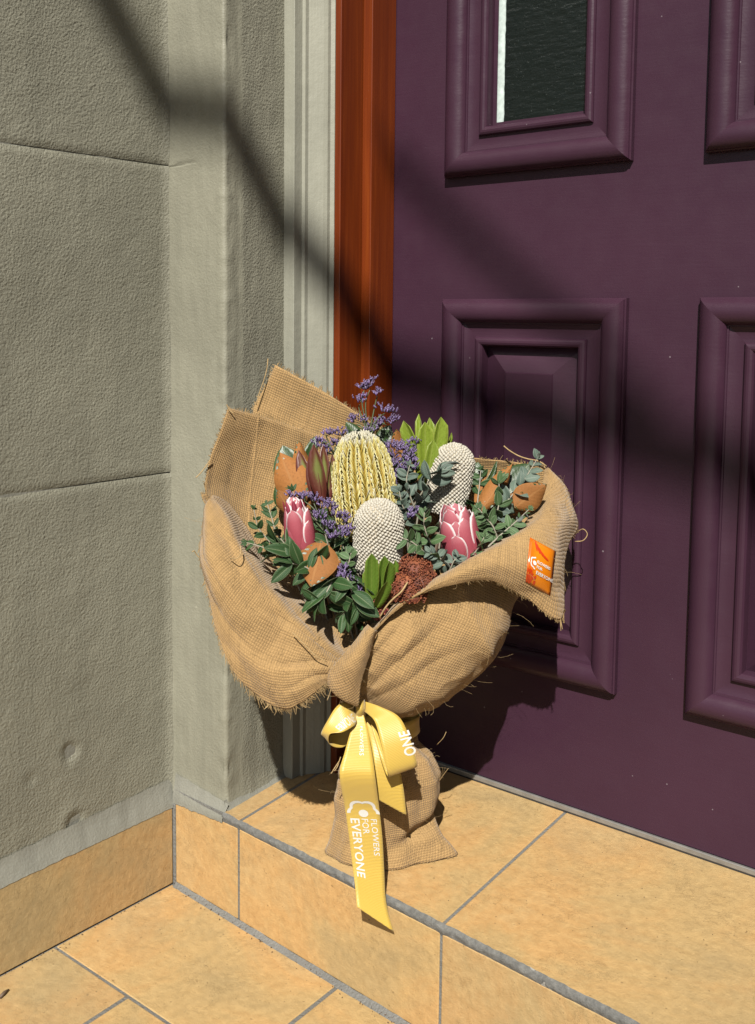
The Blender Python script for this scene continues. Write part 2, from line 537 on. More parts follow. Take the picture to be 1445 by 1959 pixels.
def leaf_mat(name, top, rim, rimw=0.12, rough=0.5, var=0.25, rib=None, trans=0.12, spec=0.22):
    m, n, b, o = new_mat(name)
    tc = n.nodes.new('ShaderNodeTexCoord')
    sx = N(n, 'ShaderNodeSeparateXYZ'); n.links.new(tc.outputs['UV'], sx.inputs[0])
    av = math_n(n, 'ABSOLUTE', math_n(n, 'SUBTRACT', math_n(n, 'MULTIPLY', sx.outputs[1], 2.0), 1.0))
    rnd = obj_random(n)
    c0 = ramp(n, rnd, [(0.0, tuple(x*(1-var) for x in top)), (0.5, top), (1.0, (min(1, top[0]*(1+var*1.2)), min(1, top[1]*(1+var)), top[2]*(1+var*0.6)))])
    nz = noise_tex(n, 160, 4)
    c0 = mix(n, 0.35, c0, mix(n, nz, tuple(x*0.7 for x in top), tuple(min(1, x*1.35) for x in top)))
    pt_ = noise_tex(n, 34, 4, 0.6)
    c0 = mix(n, math_n(n, 'MULTIPLY', math_n(n, 'SUBTRACT', pt_, 0.5, clamp=True), 2.6), c0, (top[0]*0.50+0.02, top[1]*0.48+0.006, top[2]*0.45))
    ble = noise_tex(n, 95, 2, 0.5)
    c0 = mix(n, math_n(n, 'MULTIPLY', math_n(n, 'GREATER_THAN', ble, 0.70), 0.6), c0, (0.20, 0.13, 0.05))
    ribf = math_n(n, 'LESS_THAN', av, 0.07)
    c0 = mix(n, math_n(n, 'MULTIPLY', ribf, 0.55), c0, rib or rim)
    rimf = math_n(n, 'GREATER_THAN', av, 1-rimw)
    c = mix(n, math_n(n, 'MULTIPLY', rimf, 0.7), c0, rim)
    n.links.new(c, b.inputs['Base Color'])
    b.inputs['Roughness'].default_value = rough
    b.inputs['Specular IOR Level'].default_value = spec
    # side veins
    vn = math_n(n, 'SINE', math_n(n, 'ADD', math_n(n, 'MULTIPLY', sx.outputs[0], 60.0), math_n(n, 'MULTIPLY', av, -16.0)))
    bump(n, b, math_n(n, 'ADD', math_n(n, 'MULTIPLY', vn, 0.3), nz), 0.25, 0.0006)
    if trans:
        tr = n.nodes.new('ShaderNodeBsdfTranslucent'); n.links.new(c, tr.inputs[0])
        ms = n.nodes.new('ShaderNodeMixShader'); ms.inputs[0].default_value = trans
        n.links.new(b.outputs[0], ms.inputs[1]); n.links.new(tr.outputs[0], ms.inputs[2])
        n.links.new(ms.outputs[0], o.inputs[0])
    return m
M['euc_dark'] = leaf_mat('green_gum_leaf', (0.038, 0.098, 0.028), (0.24, 0.29, 0.15), 0.08, 0.58)
M['euc_dark_under'] = leaf_mat('green_gum_leaf_underside', (0.115, 0.175, 0.09), (0.25, 0.28, 0.18), 0.08, 0.6)
M['euc_grey'] = leaf_mat('grey_gum_leaf', (0.135, 0.195, 0.155), (0.34, 0.38, 0.31), 0.08, 0.6)
M['euc_grey_under'] = leaf_mat('grey_gum_leaf_underside', (0.27, 0.32, 0.285), (0.38, 0.42, 0.36), 0.08, 0.7)
M['euc_soft'] = leaf_mat('sage_leaf', (0.095, 0.180, 0.070), (0.33, 0.39, 0.24), 0.10, 0.6)
M['mag_brown'] = leaf_mat('magnolia_leaf_underside', (0.40, 0.165, 0.042), (0.46, 0.21, 0.06), 0.04, 0.75, 0.18, (0.46, 0.22, 0.07), 0.10, 0.2)
M['mag_green'] = leaf_mat('magnolia_leaf_top', (0.035, 0.085, 0.020), (0.07, 0.13, 0.03), 0.05, 0.42, 0.2, (0.14, 0.20, 0.05), 0.10, 0.5)
M['leu_green'] = leaf_mat('conebush_bract', (0.29, 0.40, 0.045), (0.42, 0.47, 0.09), 0.12, 0.4, 0.18, (0.40, 0.46, 0.10), 0.22)
M['leu_green2'] = leaf_mat('conebush_bract_deep', (0.165, 0.29, 0.035), (0.30, 0.33, 0.06), 0.10, 0.42, 0.15, (0.24, 0.33, 0.06), 0.2)
M['stem'] = flat_mat('green_stem', (0.10, 0.13, 0.05), 0.6)
M['stem_pale'] = flat_mat('pale_stem', (0.33, 0.30, 0.22), 0.7)
M['stem_brown'] = flat_mat('brown_stem', (0.12, 0.07, 0.035), 0.7)

def leu_red():
    m, n, b, o = new_mat('red_conebush_bract')
    tc = n.nodes.new('ShaderNodeTexCoord')
    sx = N(n, 'ShaderNodeSeparateXYZ'); n.links.new(tc.outputs['UV'], sx.inputs[0])
    av = math_n(n, 'ABSOLUTE', math_n(n, 'SUBTRACT', math_n(n, 'MULTIPLY', sx.outputs[1], 2.0), 1.0))
    mid = math_n(n, 'MULTIPLY', math_n(n, 'SUBTRACT', 0.95, av, clamp=True), math_n(n, 'SUBTRACT', 1.0, math_n(n, 'ABSOLUTE', math_n(n, 'SUBTRACT', math_n(n, 'MULTIPLY', sx.outputs[0], 2.0), 1.15)), clamp=True))
    mid = math_n(n, 'ADD', mid, math_n(n, 'MULTIPLY', math_n(n, 'SUBTRACT', noise_tex(n, 50, 3), 0.5), 0.3))
    c = ramp(n, mid, [(0.1, (0.13, 0.028, 0.018)), (0.35, (0.17, 0.07, 0.035)), (0.62, (0.22, 0.235, 0.06))])
    n.links.new(c, b.inputs['Base Color']); b.inputs['Roughness'].default_value = 0.4
    return m
M['leu_red'] = leu_red()

def grad_mat(name, stops, rough=0.6, axis=1, island=0.25, trans=0.0, spec=0.3):
    """colour along the piece, with each piece of the mesh a little different"""
    m, n, b, o = new_mat(name)
    tc = n.nodes.new('ShaderNodeTexCoord')
    sx = N(n, 'ShaderNodeSeparateXYZ'); n.links.new(tc.outputs['UV'], sx.inputs[0])
    c = ramp(n, sx.outputs[axis], stops)
    g = n.nodes.new('ShaderNodeNewGeometry')
    k = ramp(n, g.outputs['Random Per Island'], [(0, (1-island,)*3), (1, (1+island*0.6,)*3)])
    c = mix(n, 1.0, c, k, 'MULTIPLY')
    n.links.new(c, b.inputs['Base Color']); b.inputs['Roughness'].default_value = rough
    b.inputs['Specular IOR Level'].default_value = spec
    if trans:
        tr = n.nodes.new('ShaderNodeBsdfTranslucent'); n.links.new(c, tr.inputs[0])
        ms = n.nodes.new('ShaderNodeMixShader'); ms.inputs[0].default_value = trans
        n.links.new(b.outputs[0], ms.inputs[1]); n.links.new(tr.outputs[0], ms.inputs[2])
        n.links.new(ms.outputs[0], o.inputs[0])
    return m
M['bead_white'] = grad_mat('cream_floret', [(0, (0.50, 0.42, 0.30)), (0.55, (0.70, 0.645, 0.52)), (1, (0.74, 0.69, 0.58))], 0.65, 1, 0.10, 0.12)
M['style_yellow'] = grad_mat('golden_style', [(0, (0.50, 0.31, 0.035)), (0.45, (0.64, 0.43, 0.055)), (0.85, (0.82, 0.72, 0.24)), (1, (0.88, 0.82, 0.48))], 0.5, 1, 0.22, 0.2)
M['style_pale'] = grad_mat('pale_style_tip', [(0, (0.55, 0.42, 0.12)), (0.5, (0.74, 0.64, 0.32)), (1, (0.90, 0.86, 0.68))], 0.5, 1, 0.18, 0.2)
M['core'] = flat_mat('cone_core', (0.52, 0.38, 0.08), 0.8)
M['core_white'] = flat_mat('cream_core', (0.62, 0.53, 0.38), 0.8)
M['statice'] = grad_mat('purple_floret', [(0, (0.15, 0.10, 0.21)), (0.5, (0.215, 0.135, 0.345)), (1, (0.47, 0.40, 0.56))], 0.7, 1, 0.5, 0.15)
M['sedum'] = grad_mat('russet_floret', [(0, (0.12, 0.022, 0.010)), (0.6, (0.215, 0.050, 0.018)), (1, (0.33, 0.10, 0.030))], 0.7, 1, 0.55)
M['sedum_red'] = grad_mat('red_floret', [(0, (0.18, 0.03, 0.03)), (0.6, (0.34, 0.055, 0.06)), (1, (0.46, 0.22, 0.06))], 0.6, 1, 0.55)

def protea_mat():
    m, n, b, o = new_mat('pink_protea_bract')
    tc = n.nodes.new('ShaderNodeTexCoord')
    sx = N(n, 'ShaderNodeSeparateXYZ'); n.links.new(tc.outputs['UV'], sx.inputs[0])
    u = sx.outputs[0]
    av = math_n(n, 'ABSOLUTE', math_n(n, 'SUBTRACT', math_n(n, 'MULTIPLY', sx.outputs[1], 2.0), 1.0))
    nz = noise_tex(n, 130, 4, 0.65, stretch=(1, 1, 1))
    c = ramp(n, u, [(0.0, (0.36, 0.06, 0.07)), (0.35, (0.40, 0.050, 0.075)), (0.7, (0.47, 0.085, 0.115)), (0.95, (0.62, 0.21, 0.24))])
    c = mix(n, 0.34, c, mix(n, nz, (0.24, 0.016, 0.04), (0.60, 0.22, 0.25)))
    e = math_n(n, 'ADD', av, math_n(n, 'MULTIPLY', math_n(n, 'SUBTRACT', nz, 0.5), 0.35))
    e = math_n(n, 'ADD', e, math_n(n, 'MULTIPLY', math_n(n, 'POWER', u, 6.0), 0.28))
    rim = ramp(n, e, [(0.84, (0, 0, 0)), (1.0, (1, 1, 1))])
    c = mix(n, rim, c, (0.88, 0.76, 0.75))
    n.links.new(c, b.inputs['Base Color']); b.inputs['Roughness'].default_value = 0.6
    b.inputs['Sheen Weight'].default_value = 0.0; b.inputs['Specular IOR Level'].default_value = 0.15
    tr = n.nodes.new('ShaderNodeBsdfTranslucent'); n.links.new(c, tr.inputs[0])
    ms = n.nodes.new('ShaderNodeMixShader'); ms.inputs[0].default_value = 0.06
    n.links.new(b.outputs[0], ms.inputs[1]); n.links.new(tr.outputs[0], ms.inputs[2])
    n.links.new(ms.outputs[0], o.inputs[0])
    bump(n, b, nz, 0.3, 0.001)
    return m
M['protea'] = protea_mat()
M['protea_in'] = grad_mat('crimson_inner_bract', [(0, (0.22, 0.02, 0.04)), (1, (0.33, 0.03, 0.065))], 0.6, 0, 0.3)

def ribbon_mat():
    m, n, b, o = new_mat('yellow_grosgrain')
    tc = n.nodes.new('ShaderNodeTexCoord')
    sx = N(n, 'ShaderNodeSeparateXYZ'); n.links.new(tc.outputs['UV'], sx.inputs[0])
    rib = math_n(n, 'SINE', math_n(n, 'MULTIPLY', sx.outputs[1], 2*math.pi/0.0017))
    c = mix(n, math_n(n, 'MULTIPLY_ADD', rib, 0.5, 0.5), (0.86, 0.565, 0.075), (0.92, 0.645, 0.14))
    n.links.new(c, b.inputs['Base Color']); b.inputs['Roughness'].default_value = 0.38
    b.inputs['Specular IOR Level'].default_value = 0.5
    b.inputs['Sheen Weight'].default_value = 0.15
    bump(n, b, rib, 0.25, 0.0006)
    tr = n.nodes.new('ShaderNodeBsdfTranslucent'); tr.inputs[0].default_value = (0.85, 0.50, 0.05, 1)
    ms = n.nodes.new('ShaderNodeMixShader'); ms.inputs[0].default_value = 0.18
    n.links.new(b.outputs[0], ms.inputs[1]); n.links.new(tr.outputs[0], ms.inputs[2])
    n.links.new(ms.outputs[0], o.inputs[0])
    return m
M['ribbon'] = ribbon_mat()
M['ink'] = flat_mat('white_ink', (0.84, 0.83, 0.78), 0.5, 0.4, 0.03)

def sticker_mat():
    m, n, b, o = new_mat('orange_sticker_print')
    tc = n.nodes.new('ShaderNodeTexCoord')
    sx = N(n, 'ShaderNodeSeparateXYZ'); n.links.new(tc.outputs['UV'], sx.inputs[0])
    nz = noise_tex(n, 5, 3, coord='UV')
    f = math_n(n, 'ADD', sx.outputs[0], math_n(n, 'MULTIPLY', math_n(n, 'SUBTRACT', nz, 0.5), 0.35))
    c = ramp(n, f, [(0.0, (0.78, 0.14, 0.006)), (0.35, (0.84, 0.25, 0.008)), (1.0, (0.80, 0.22, 0.006))])
    n.links.new(c, b.inputs['Base Color']); b.inputs['Roughness'].default_value = 0.20
    return m
M['sticker'] = sticker_mat()
M['petal_red'] = flat_mat('red_petal_print', (0.62, 0.05, 0.008), 0.3)
M['petal_orange'] = flat_mat('orange_petal_print', (0.80, 0.17, 0.006), 0.3)
M['timber_dark'] = flat_mat('sky_block_board_dark', (0.10, 0.075, 0.05), 0.6)
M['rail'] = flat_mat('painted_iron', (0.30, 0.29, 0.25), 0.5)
M['earth'] = flat_mat('street_paving', (0.22, 0.20, 0.17), 0.9, 0.2, 0.3, 3)

# every pigment a notch deeper: real-world base colours, exposed for in the camera
for m_ in bpy.data.materials:
    t_ = m_.node_tree
    for nd in list(t_.nodes):
        if nd.type in ('BSDF_PRINCIPLED', 'BSDF_TRANSLUCENT'):
            inp = nd.inputs[0]
            if inp.is_linked:
                src = inp.links[0].from_socket
                q_ = t_.nodes.new('ShaderNodeMix'); q_.data_type = 'RGBA'; q_.blend_type = 'MULTIPLY'
                q_.inputs[0].default_value = 1.0; q_.inputs[7].default_value = (0.40, 0.40, 0.40, 1)
                t_.links.new(src, q_.inputs[6]); t_.links.new(q_.outputs[2], inp)
            else:
                c_ = inp.default_value; inp.default_value = (c_[0]*0.40, c_[1]*0.40, c_[2]*0.40, 1)

# ================================================================== THE SETTING
def nz(p, s, a):
    return a*noise.noise(Vector((p[0]*s, p[1]*s, p[2]*s)))

# ---- ground far out, porch floor with its tiles
g = MB(); g.box(-60, 60, -120, -2.2, -0.30, -0.17); g.build('ground', M['earth'], kind='structure', smooth=False)
fl = thing('porch_floor', loc=(0.3, -0.9, ZF), kind='structure')
g = MB(); g.box(-0.24, 1.50, -2.2, -0.262, -0.30, ZF-0.0012); g.build('grout', M['grout'], fl, smooth=False)

def tile_prism(c4, thick, axis, name='tile', parent=None, mat='tile', bev=0.0012):
    """c4: four corners of the face, thick: vector to the back"""
    mb = MB(); t = np.array(thick)
    a = [np.array(p, float) for p in c4]
    b = [p+t for p in a]
    nrm = np.cross(a[1]-a[0], a[2]-a[0])
    fs = [(0, 1, 2, 3), (7, 6, 5, 4), (0, 4, 5, 1), (1, 5, 6, 2), (2, 6, 7, 3), (3, 7, 4, 0)]
    if np.dot(nrm, t) > 0: fs = [f[::-1] for f in fs]
    mb.add(a+b, fs)
    o = mb.build(name, M[mat], parent, smooth=False)
    mod_bevel(o, bev, 2)
    return o

rows = [(-0.4785, None, [-0.200, 0.143, 0.471, 0.799, 1.127, 1.455]),
        (-0.8065, -0.4825, [-0.230, -0.0350, 0.293, 0.621, 0.949, 1.277, 1.5]),
        (-1.1345, -0.8105, [-0.230, 0.143, 0.471, 0.799, 1.127, 1.455]),
        (-1.4625, -1.1385, [-0.240, -0.0350, 0.293, 0.621, 0.949, 1.277, 1.5]),
        (-1.7905, -1.4665, [-0.240, 0.143, 0.471, 0.799, 1.127, 1.455]),
        (-2.1185, -1.7945, [-0.240, -0.0350, 0.293, 0.621, 0.949, 1.277, 1.5])]
gp = 0.0026
for ya, yb, xs in rows:
    for x0, x1 in zip(xs[:-1], xs[1:]):
        y0b = yb if yb is not None else front_y(x0)-0.006
        y1b = yb if yb is not None else front_y(x1)-0.006
        dz = random.uniform(-0.0006, 0.0006)
        l0 = max(x0+gp, wall_x(ya)+0.0115); l1 = max(x0+gp, wall_x(y0b)+0.0115)
        tile_prism([(l0, ya, ZF+dz), (x1-gp, ya, ZF+dz), (x1-gp, y1b, ZF+dz), (l1, y0b, ZF+dz)], (0, 0, -0.010), 2, parent=fl)

# ---- step: riser, tread, mortar line
st = thing('step', loc=(0.3, -0.29, ZF), kind='structure')
def top_z(y): return SLOPE*y
mb = MB()
XR = 0.95
x0s = -0.1735
a = [(x0s, front_y(x0s)+0.0012, ZF), (XR, front_y(XR)+0.0012, ZF), (XR, 0.03, ZF), (x0s, 0.03, ZF)]
tp = [(x, y, SLOPE*y-0.0013) for x, y, z in a]
mb.add(a+tp, [(0, 3, 2, 1), (4, 5, 6, 7), (0, 1, 5, 4), (1, 2, 6, 5), (2, 3, 7, 6), (3, 0, 4, 7)])
mb.build('grout', M['grout'], st, smooth=False)
xj1, xj2, xj3 = -0.0385, 0.2902, 0.619
def riser(x0, x1, zt0=-0.0252, zt1=-0.0252):
    f0, f1 = front_y(x0), front_y(x1)
    tile_prism([(x0, f0, ZF+0.003), (x1, f1, ZF+0.003), (x1, f1, zt1), (x0, f0, zt0)], (0, 0.009, 0), 1, parent=st)
riser(-0.1690, xj1-0.0020, -0.034, -0.0252)
riser(xj1+0.0020, xj2-0.0018)
riser(xj2+0.0018, xj3-0.0018)
riser(xj3+0.0013, XR)
def tread(x0, x1, yb=-0.0035):
    pts = [(x0, front_y(x0)+0.0025), (x1, front_y(x1)+0.0025), (x1, yb), (x0, yb)]
    dz = random.uniform(-0.0003, 0.0004)
    tile_prism([(x, y, top_z(y)+dz) for x, y in pts], (0, 0, -0.009), 2, parent=st)
tread(X1+0.004, xj1-0.0024, -0.09)
tread(xj1+0.0024, xj2-0.0020)
tread(xj2+0.0020, xj3-0.0020)
tread(xj3+0.0020, XR)
# mortar bedding seen as a rough grey line along the nosing
rowsM = []
nx = 420
for r in range(6):
    t = r/5
    row = []
    for i in range(nx+1):
        x = x0s+0.103 + (XR-x0s-0.103)*i/nx
        fy = front_y(x)
        up, lo = -0.0150, -0.0252
        z = up+(lo-up)*t
        wob = 0.0022*noise.noise(Vector((x*60, 3.1+t*2, 0)))+0.0012*noise.noise(Vector((x*190, 7.7, t*3)))
        if r == 0: z += 0.0010+0.4*wob
        if r == 5: z -= 0.001+1.3*abs(wob)
        y = fy + 0.0004 - 0.0012*math.sin(math.pi*min(1, t*1.02)) + 0.5*wob
        if r == 0: y = fy+0.0030+0.3*wob
        if r == 5: y = fy+0.0012
        row.append((x, y, z))
    rowsM.append(row)
mb = MB(); mb.grid(rowsM, flip=True); mb.build('mortar_strip', M['mortar'], st)
# thin line of dirty mortar where riser meets floor
rowsM = []
for r in range(3):
    row = []
    for i in range(301):
        x = x0s+0.006 + 1.09*i/300
        wob = noise.noise(Vector((x*80, 1.3, r*2.0)))
        row.append((x, front_y(x)+(-0.0005, -0.004, -0.0085)[r]+0.0012*wob, ZF+(0.0042, 0.0016, -0.0004)[r]+0.0007*wob))
    rowsM.append(row)
mb = MB(); mb.grid(rowsM, flip=True); mb.build('grout_fillet', M['grout'], st)
mb = MB(); mb.box(-0.1745, -0.1685, front_y(-0.17)-0.0016, front_y(-0.17)+0.008, ZF, -0.036); mod_bevel(mb.build('corner_grout', M['grout'], st, smooth=False), 0.001)

# ---- left wall in ruled courses
wl = thing('rendered_wall', 'grey green stippled render wall with ruled joints on the left', 'wall', (X0, -0.7, ZF))
dents = [(on(135, 1440, 0, X0-0.004), 0.013, 0.0045), (on(143, 1572, 0, X0-0.006), 0.014, 0.005), (on(60, 1490, 0, X0-.006), 0.009, 0.002)]
def wall_course(z0, z1):
    ny, nzr = 150, max(6, int((z1-z0)/0.0055))
    ys = [PIER_Y-0.62*(i/110) if i <= 110 else PIER_Y-0.62-0.9*((i-110)/40) for i in range(ny+1)]
    G = []
    for j in range(nzr+1):
        z = z0+(z1-z0)*j/nzr
        row = []
        for y in ys:
            p = (0, y, z)
            d = nz(p, 6, 0.0016)+nz(p, 28, 0.0005)+nz(p, 75, 0.0003)
            for c, rr, dep in dents:
                q = ((y-c[1])**2+(z-c[2])**2)/rr**2
                d += (-dep*math.exp(-q*1.3)+0.22*dep*math.exp(-((math.sqrt(q)-1.3)/0.5)**2))*(1+1.2*noise.noise(Vector((y*120, z*120, 3))))
            e = min(z-z0, z1-z)
            d -= 0.0018*math.exp(-e/0.0016)
            if PIER_Y-y < 0.014: d += 0.0035*(1-(PIER_Y-y)/0.014)**2
            row.append((wall_x(y)+d, y, z))
        G.append(row)
    mb = MB(); mb.grid(G, flip=True)
    o = mb.build('render_panel', M['render'], wl)
    return o
zc = [-0.03, 0.4368, 0.8572, 1.278, 1.70, 2.12]
for i in range(5):
    wall_course(zc[i]+(0.0008 if i else 0), zc[i+1]-0.0008)
mb = MB()
mb.add([(wall_x(PIER_Y+.05)-0.0025, PIER_Y+.05, ZF), (wall_x(-1.9)-0.0025, -1.9, ZF), (wall_x(-1.9)-0.0025, -1.9, 2.12), (wall_x(PIER_Y+.05)-0.0025, PIER_Y+.05, 2.12),
        (X0-0.12, PIER_Y+.05, ZF), (X0-0.16, -1.9, ZF), (X0-0.16, -1.9, 2.12), (X0-0.12, PIER_Y+.05, 2.12)],
       [(0, 3, 2, 1), (4, 5, 6, 7), (0, 1, 5, 4), (1, 2, 6, 5), (2, 3, 7, 6), (3, 0, 4, 7)])
mb.build('backing', M['mortar_paint'], wl, smooth=False)
# skirting tiles and the painted fillet above them
def skirt_x(y): return wall_x(y)+0.0115
for ya, yb in ((front_y(-0.172)-0.0025, -0.93), (-0.9325, -1.55)):
    tile_prism([(skirt_x(yb), yb, ZF+0.0012), (skirt_x(ya), ya, ZF+0.0012), (skirt_x(ya), ya, -0.0405), (skirt_x(yb), yb, -0.0435)], (-0.009, 0, 0), 0, parent=wl, name='skirting_tile')
G = []
for r in range(6):
    t = r/5
    row = []
    for i in range(161):
        y = PIER_Y+0.004-0.9*i/160
        zt = -0.004-0.012*min(1, (PIER_Y-y)/0.35)
        zb = -0.0405-0.003*min(1, (PIER_Y-y)/0.6)
        wob = noise.noise(Vector((y*55, t*3, 2)))+0.6*noise.noise(Vector((y*160, t*5, 9)))
        x = wall_x(y)+0.001+0.0115*t**1.4 + 0.0009*wob*(1 if 0 < r < 5 else 0.2)
        z = zt+(zb-zt)*t+(0.0018*wob if r in (0, 5) else 0.0006*wob)
        if r == 5: z -= 0.001; x = wall_x(y)+0.0122
        row.append((x, y, z))
    G.append(row)
mb = MB(); mb.grid(G, flip=False); mb.build('mortar_fillet', M['mortar_paint'], wl)

# ---- pier with reveal
pr = thing('corner_pier', 'smooth grey green pier and reveal between the wall and the door frame', 'pier', (X1-0.05, PIER_Y, ZF))
sec = []
R0 = 0.0055
for i in range(26): sec.append((X0-0.004+(X1-R0-X0+0.004)*i/25, PIER_Y, 0))
for i in range(1, 6):
    th = math.pi/2*i/6
    sec.append((X1-R0+R0*math.sin(th), PIER_Y+R0-R0*math.cos(th), 1))
for i in range(28): sec.append((X1, PIER_Y+R0+(ARCH_Y+0.012-PIER_Y-R0)*i/27, 2))
nzp = 300
zr = sorted([-0.022+1.50*j/nzp for j in range(nzp+1)]+[0.8541, 0.8549, 0.8557]+[1.7, 2.12])
G = []
for z in zr:
    row = []
    for (x, y, k) in sec:
        p = (x, y, z)
        d = nz(p, 14, 0.0014)+nz((x*3, y*3, z), 26, 0.0009)
        if k == 1 or (k == 0 and X1-x < 0.012) or (k == 2 and y-PIER_Y < 0.012):
            d += nz((x*.5, y*.5, z), 55, 0.0015)+nz((0, 0, z), 140, 0.0007)
        xx, yy = x, y
        if k == 0:
            if x < -0.128 and abs(z-0.8549-0.02*(x+0.18)) < 0.0006: d -= 0.0014
            yy -= d
        elif k == 1: xx += d*.7; yy -= d*.7
        else:
            xx += d
            if y-PIER_Y > 0.030: xx += 0.0009
        flare = max(0, 1-(z-SLOPE*y)/0.03)**2*0.003
        if k == 0: yy -= flare*0.7
        else: xx += flare
        row.append((xx, yy, z))
    G.append(row)
mb = MB(); mb.grid(G)
nsec = len(sec)-1
for idx in range(len(mb.f)):
    s = sec[idx % nsec]
    if s[2] == 2 and s[1]-PIER_Y > 0.030: mb.m[idx] = 1
mb.build('rendered_face', [M['pier'], M['render']], pr)
mb = MB(); mb.box(X0-0.1, X1-0.004, PIER_Y+0.012, 0.10, ZF, 2.12); mb.build('core', M['mortar_paint'], pr, smooth=False)
G = []
for r in range(6):
    t = r/5
    row = []
    for i in range(61):
        x = X0+0.010+(X1+0.006-X0-0.010)*i/60
        wob = noise.noise(Vector((x*70, t*3, 5)))+0.6*noise.noise(Vector((x*230, t*4, 1)))
        fy = front_y(x)
        zt = 0.006-0.012*(i/60)
        zb = -0.0345+0.0085*(i/60)
        y = (PIER_Y-0.0015)+(fy-0.0012-PIER_Y+0.0015)*min(1, t*1.25)**1.2+0.0006*wob
        z = zt+(zb-zt)*t+(0.0016*wob if r == 5 else 0.0005*wob)
        if r == 5: z -= 0.0015
        row.append((x, y, z))
    G.append(row)
mb = MB(); mb.grid(G, flip=True); mb.build('mortar_fillet', M['mortar_paint'], pr)
G = []
for r in range(4):
    t = r/3
    row = []
    for i in range(50):
        y = PIER_Y-0.004+(ARCH_Y-PIER_Y+0.004)*i/49
        wob = noise.noise(Vector((y*90, t*3, 5)))
        row.append((X1-0.001+0.0085*t**1.5+0.0006*wob, y, SLOPE*y+0.011*(1-t)**1.3+0.0006-0.0012*(r == 3)))
    G.append(row)
mb = MB(); mb.grid(G, flip=True); mb.build('mortar_fillet', M['mortar_paint'], pr)

# ---- door frame
df = thing('door_frame', 'door frame with grey green architrave and varnished red timber jamb', 'door frame', (-0.03, -0.1, 0))
ys = on(711, 300, 0, 0.0)[1]
xjm = on(693, 300, 1, ys)[0]
yjm = on(652, 300, 0, xjm)[1]
xar = on(640, 300, 1, yjm)[0]
prof = [(X1-0.001, ARCH_Y+0.02), (X1+0.0006, ARCH_Y)]
x = on(563, 300, 1, ARCH_Y)[0]
prof += [(x-0.0008, ARCH_Y), (x, ARCH_Y+0.0008)]
tot = xar-x
for px, wgt in ((578, 0.03), (584, 0.16), (590, 0.02), (600, 0.17), (610, 0.17), (619, 0.155), (627, 0.12), (632, 0.015), (640, 0.16)):
    x = x+tot*wgt
    prof.append((x, on(px, 300, 0, x)[1]))
prof.append((prof[-1][0], prof[-1][1]+0.03))
mb = MB()
zs = [-0.0098, 0.25, 0.5, 0.75, 1.0, 1.3, 2.06]
for (xa_, ya_), (xb_, yb_) in zip(prof[:-1], prof[1:]):
    mb.grid([[(xa_, ya_, SLOPE*ya_ if z < 0 else z), (xb_, yb_, SLOPE*yb_ if z < 0 else z)] for z in zs])
mb.build('architrave', M['trim'], df, smooth=False)
mb = MB(); mb.box(xar+0.0003, xjm, yjm, 0.06, SLOPE*yjm-0.004, 2.05)
mod_bevel(mb.build('jamb', M['timber'], df, smooth=False), 0.0012)
mb = MB(); mb.box(xjm+0.0002, 0.0, ys, -0.0012, SLOPE*ys-0.004, 2.035)
mod_bevel(mb.build('door_stop', M['timber'], df, smooth=False), 0.0010)
DW = 0.7978
mb = MB(); mb.box(DW+0.0125, DW+0.026, yjm, 0.06, SLOPE*yjm-0.004, 2.05); mod_bevel(mb.build('jamb', M['timber'], df, smooth=False), 0.0012)
mb = MB(); mb.box(DW, DW+0.0122, ys, -0.0012, SLOPE*ys-0.004, 2.035); mod_bevel(mb.build('door_stop', M['timber'], df, smooth=False), 0.0010)
mb = MB(); mb.box(xjm, DW+0.0125, yjm, 0.06, 2.0505, 2.08); mb.build('lintel', M['timber'], df, smooth=False)
mb = MB(); mb.box(-0.012, DW+0.012, -0.0035, 0.0015, -0.004, 0.0015); mb.build('gap_shade_strip', M['black'], df, smooth=False)  # black strip standing in for the shade in the gap under the door

# ---- the door
dr = thing('front_door', 'deep purple panelled front door with dark rippled glass above', 'door', (0.4, 0.02, 0.006))
xa, xb, xc = 0.0893, 0.3546, 0.4433
xd = xc+(xb-xa)
zb, zl, zm, zu, zt, zh = 0.0085, 0.1771, 0.6782, 0.8446, 1.78, 2.03
TH = 0.04
def dbox(name, x0, x1, z0, z1):
    mb = MB(); mb.box(x0, x1, 0.0, TH, z0, z1); return mb.build(name, M['door'], dr, smooth=False)
dbox('stile', -0.010, xa, zb, zh); dbox('stile', xd, DW+0.01, zb, zh)
dbox('muntin', xb, xc, zl, zm); dbox('muntin', xb, xc, zu, zt)
dbox('rail', xa, xd, zb, zl); dbox('rail', xa, xd, zm, zu); dbox('rail', xa, xd, zt, zh)
PROF = [(0, -0.001), (0, .0085), (.0015, .0100), (.002, .0125), (.004, .0150), (.007, .0172), (.011, .0187), (.015, .0192), (.019, .0187), (.023, .0172), (.0265, .0148),
        (.029, .0118), (.0302, .0094), (.0306, .0070), (.0322, .0068), (.0326, .0052), (.036, .0040), (.041, .0033), (.046, .0032), (.0495, .0036), (.0498, .0062),
        (.0512, .0080), (.0536, .0092), (.0562, .0094), (.0588, .0084), (.0606, .0062), (.0612, .0036), (.0614, -.0090), (.067, -.0095)]
def moulding(x0, x1, z0, z1):
    def ring(d, h): return [(x0+d, -h, z0+d), (x1-d, -h, z0+d), (x1-d, -h, z1-d), (x0+d, -h, z1-d)]
    for k in range(4):
        mb = MB()
        G = []
        for (d, h) in PROF:
            r = ring(d*1.04, h)
            G.append([r[k], r[(k+1) % 4]])
        mb.grid(G)
        o = mb.build('moulding', M['door'], dr, smooth=True)
        # keep the arrises crisp
        m = o.modifiers.new('split', 'EDGE_SPLIT'); m.split_angle = math.radians(17)
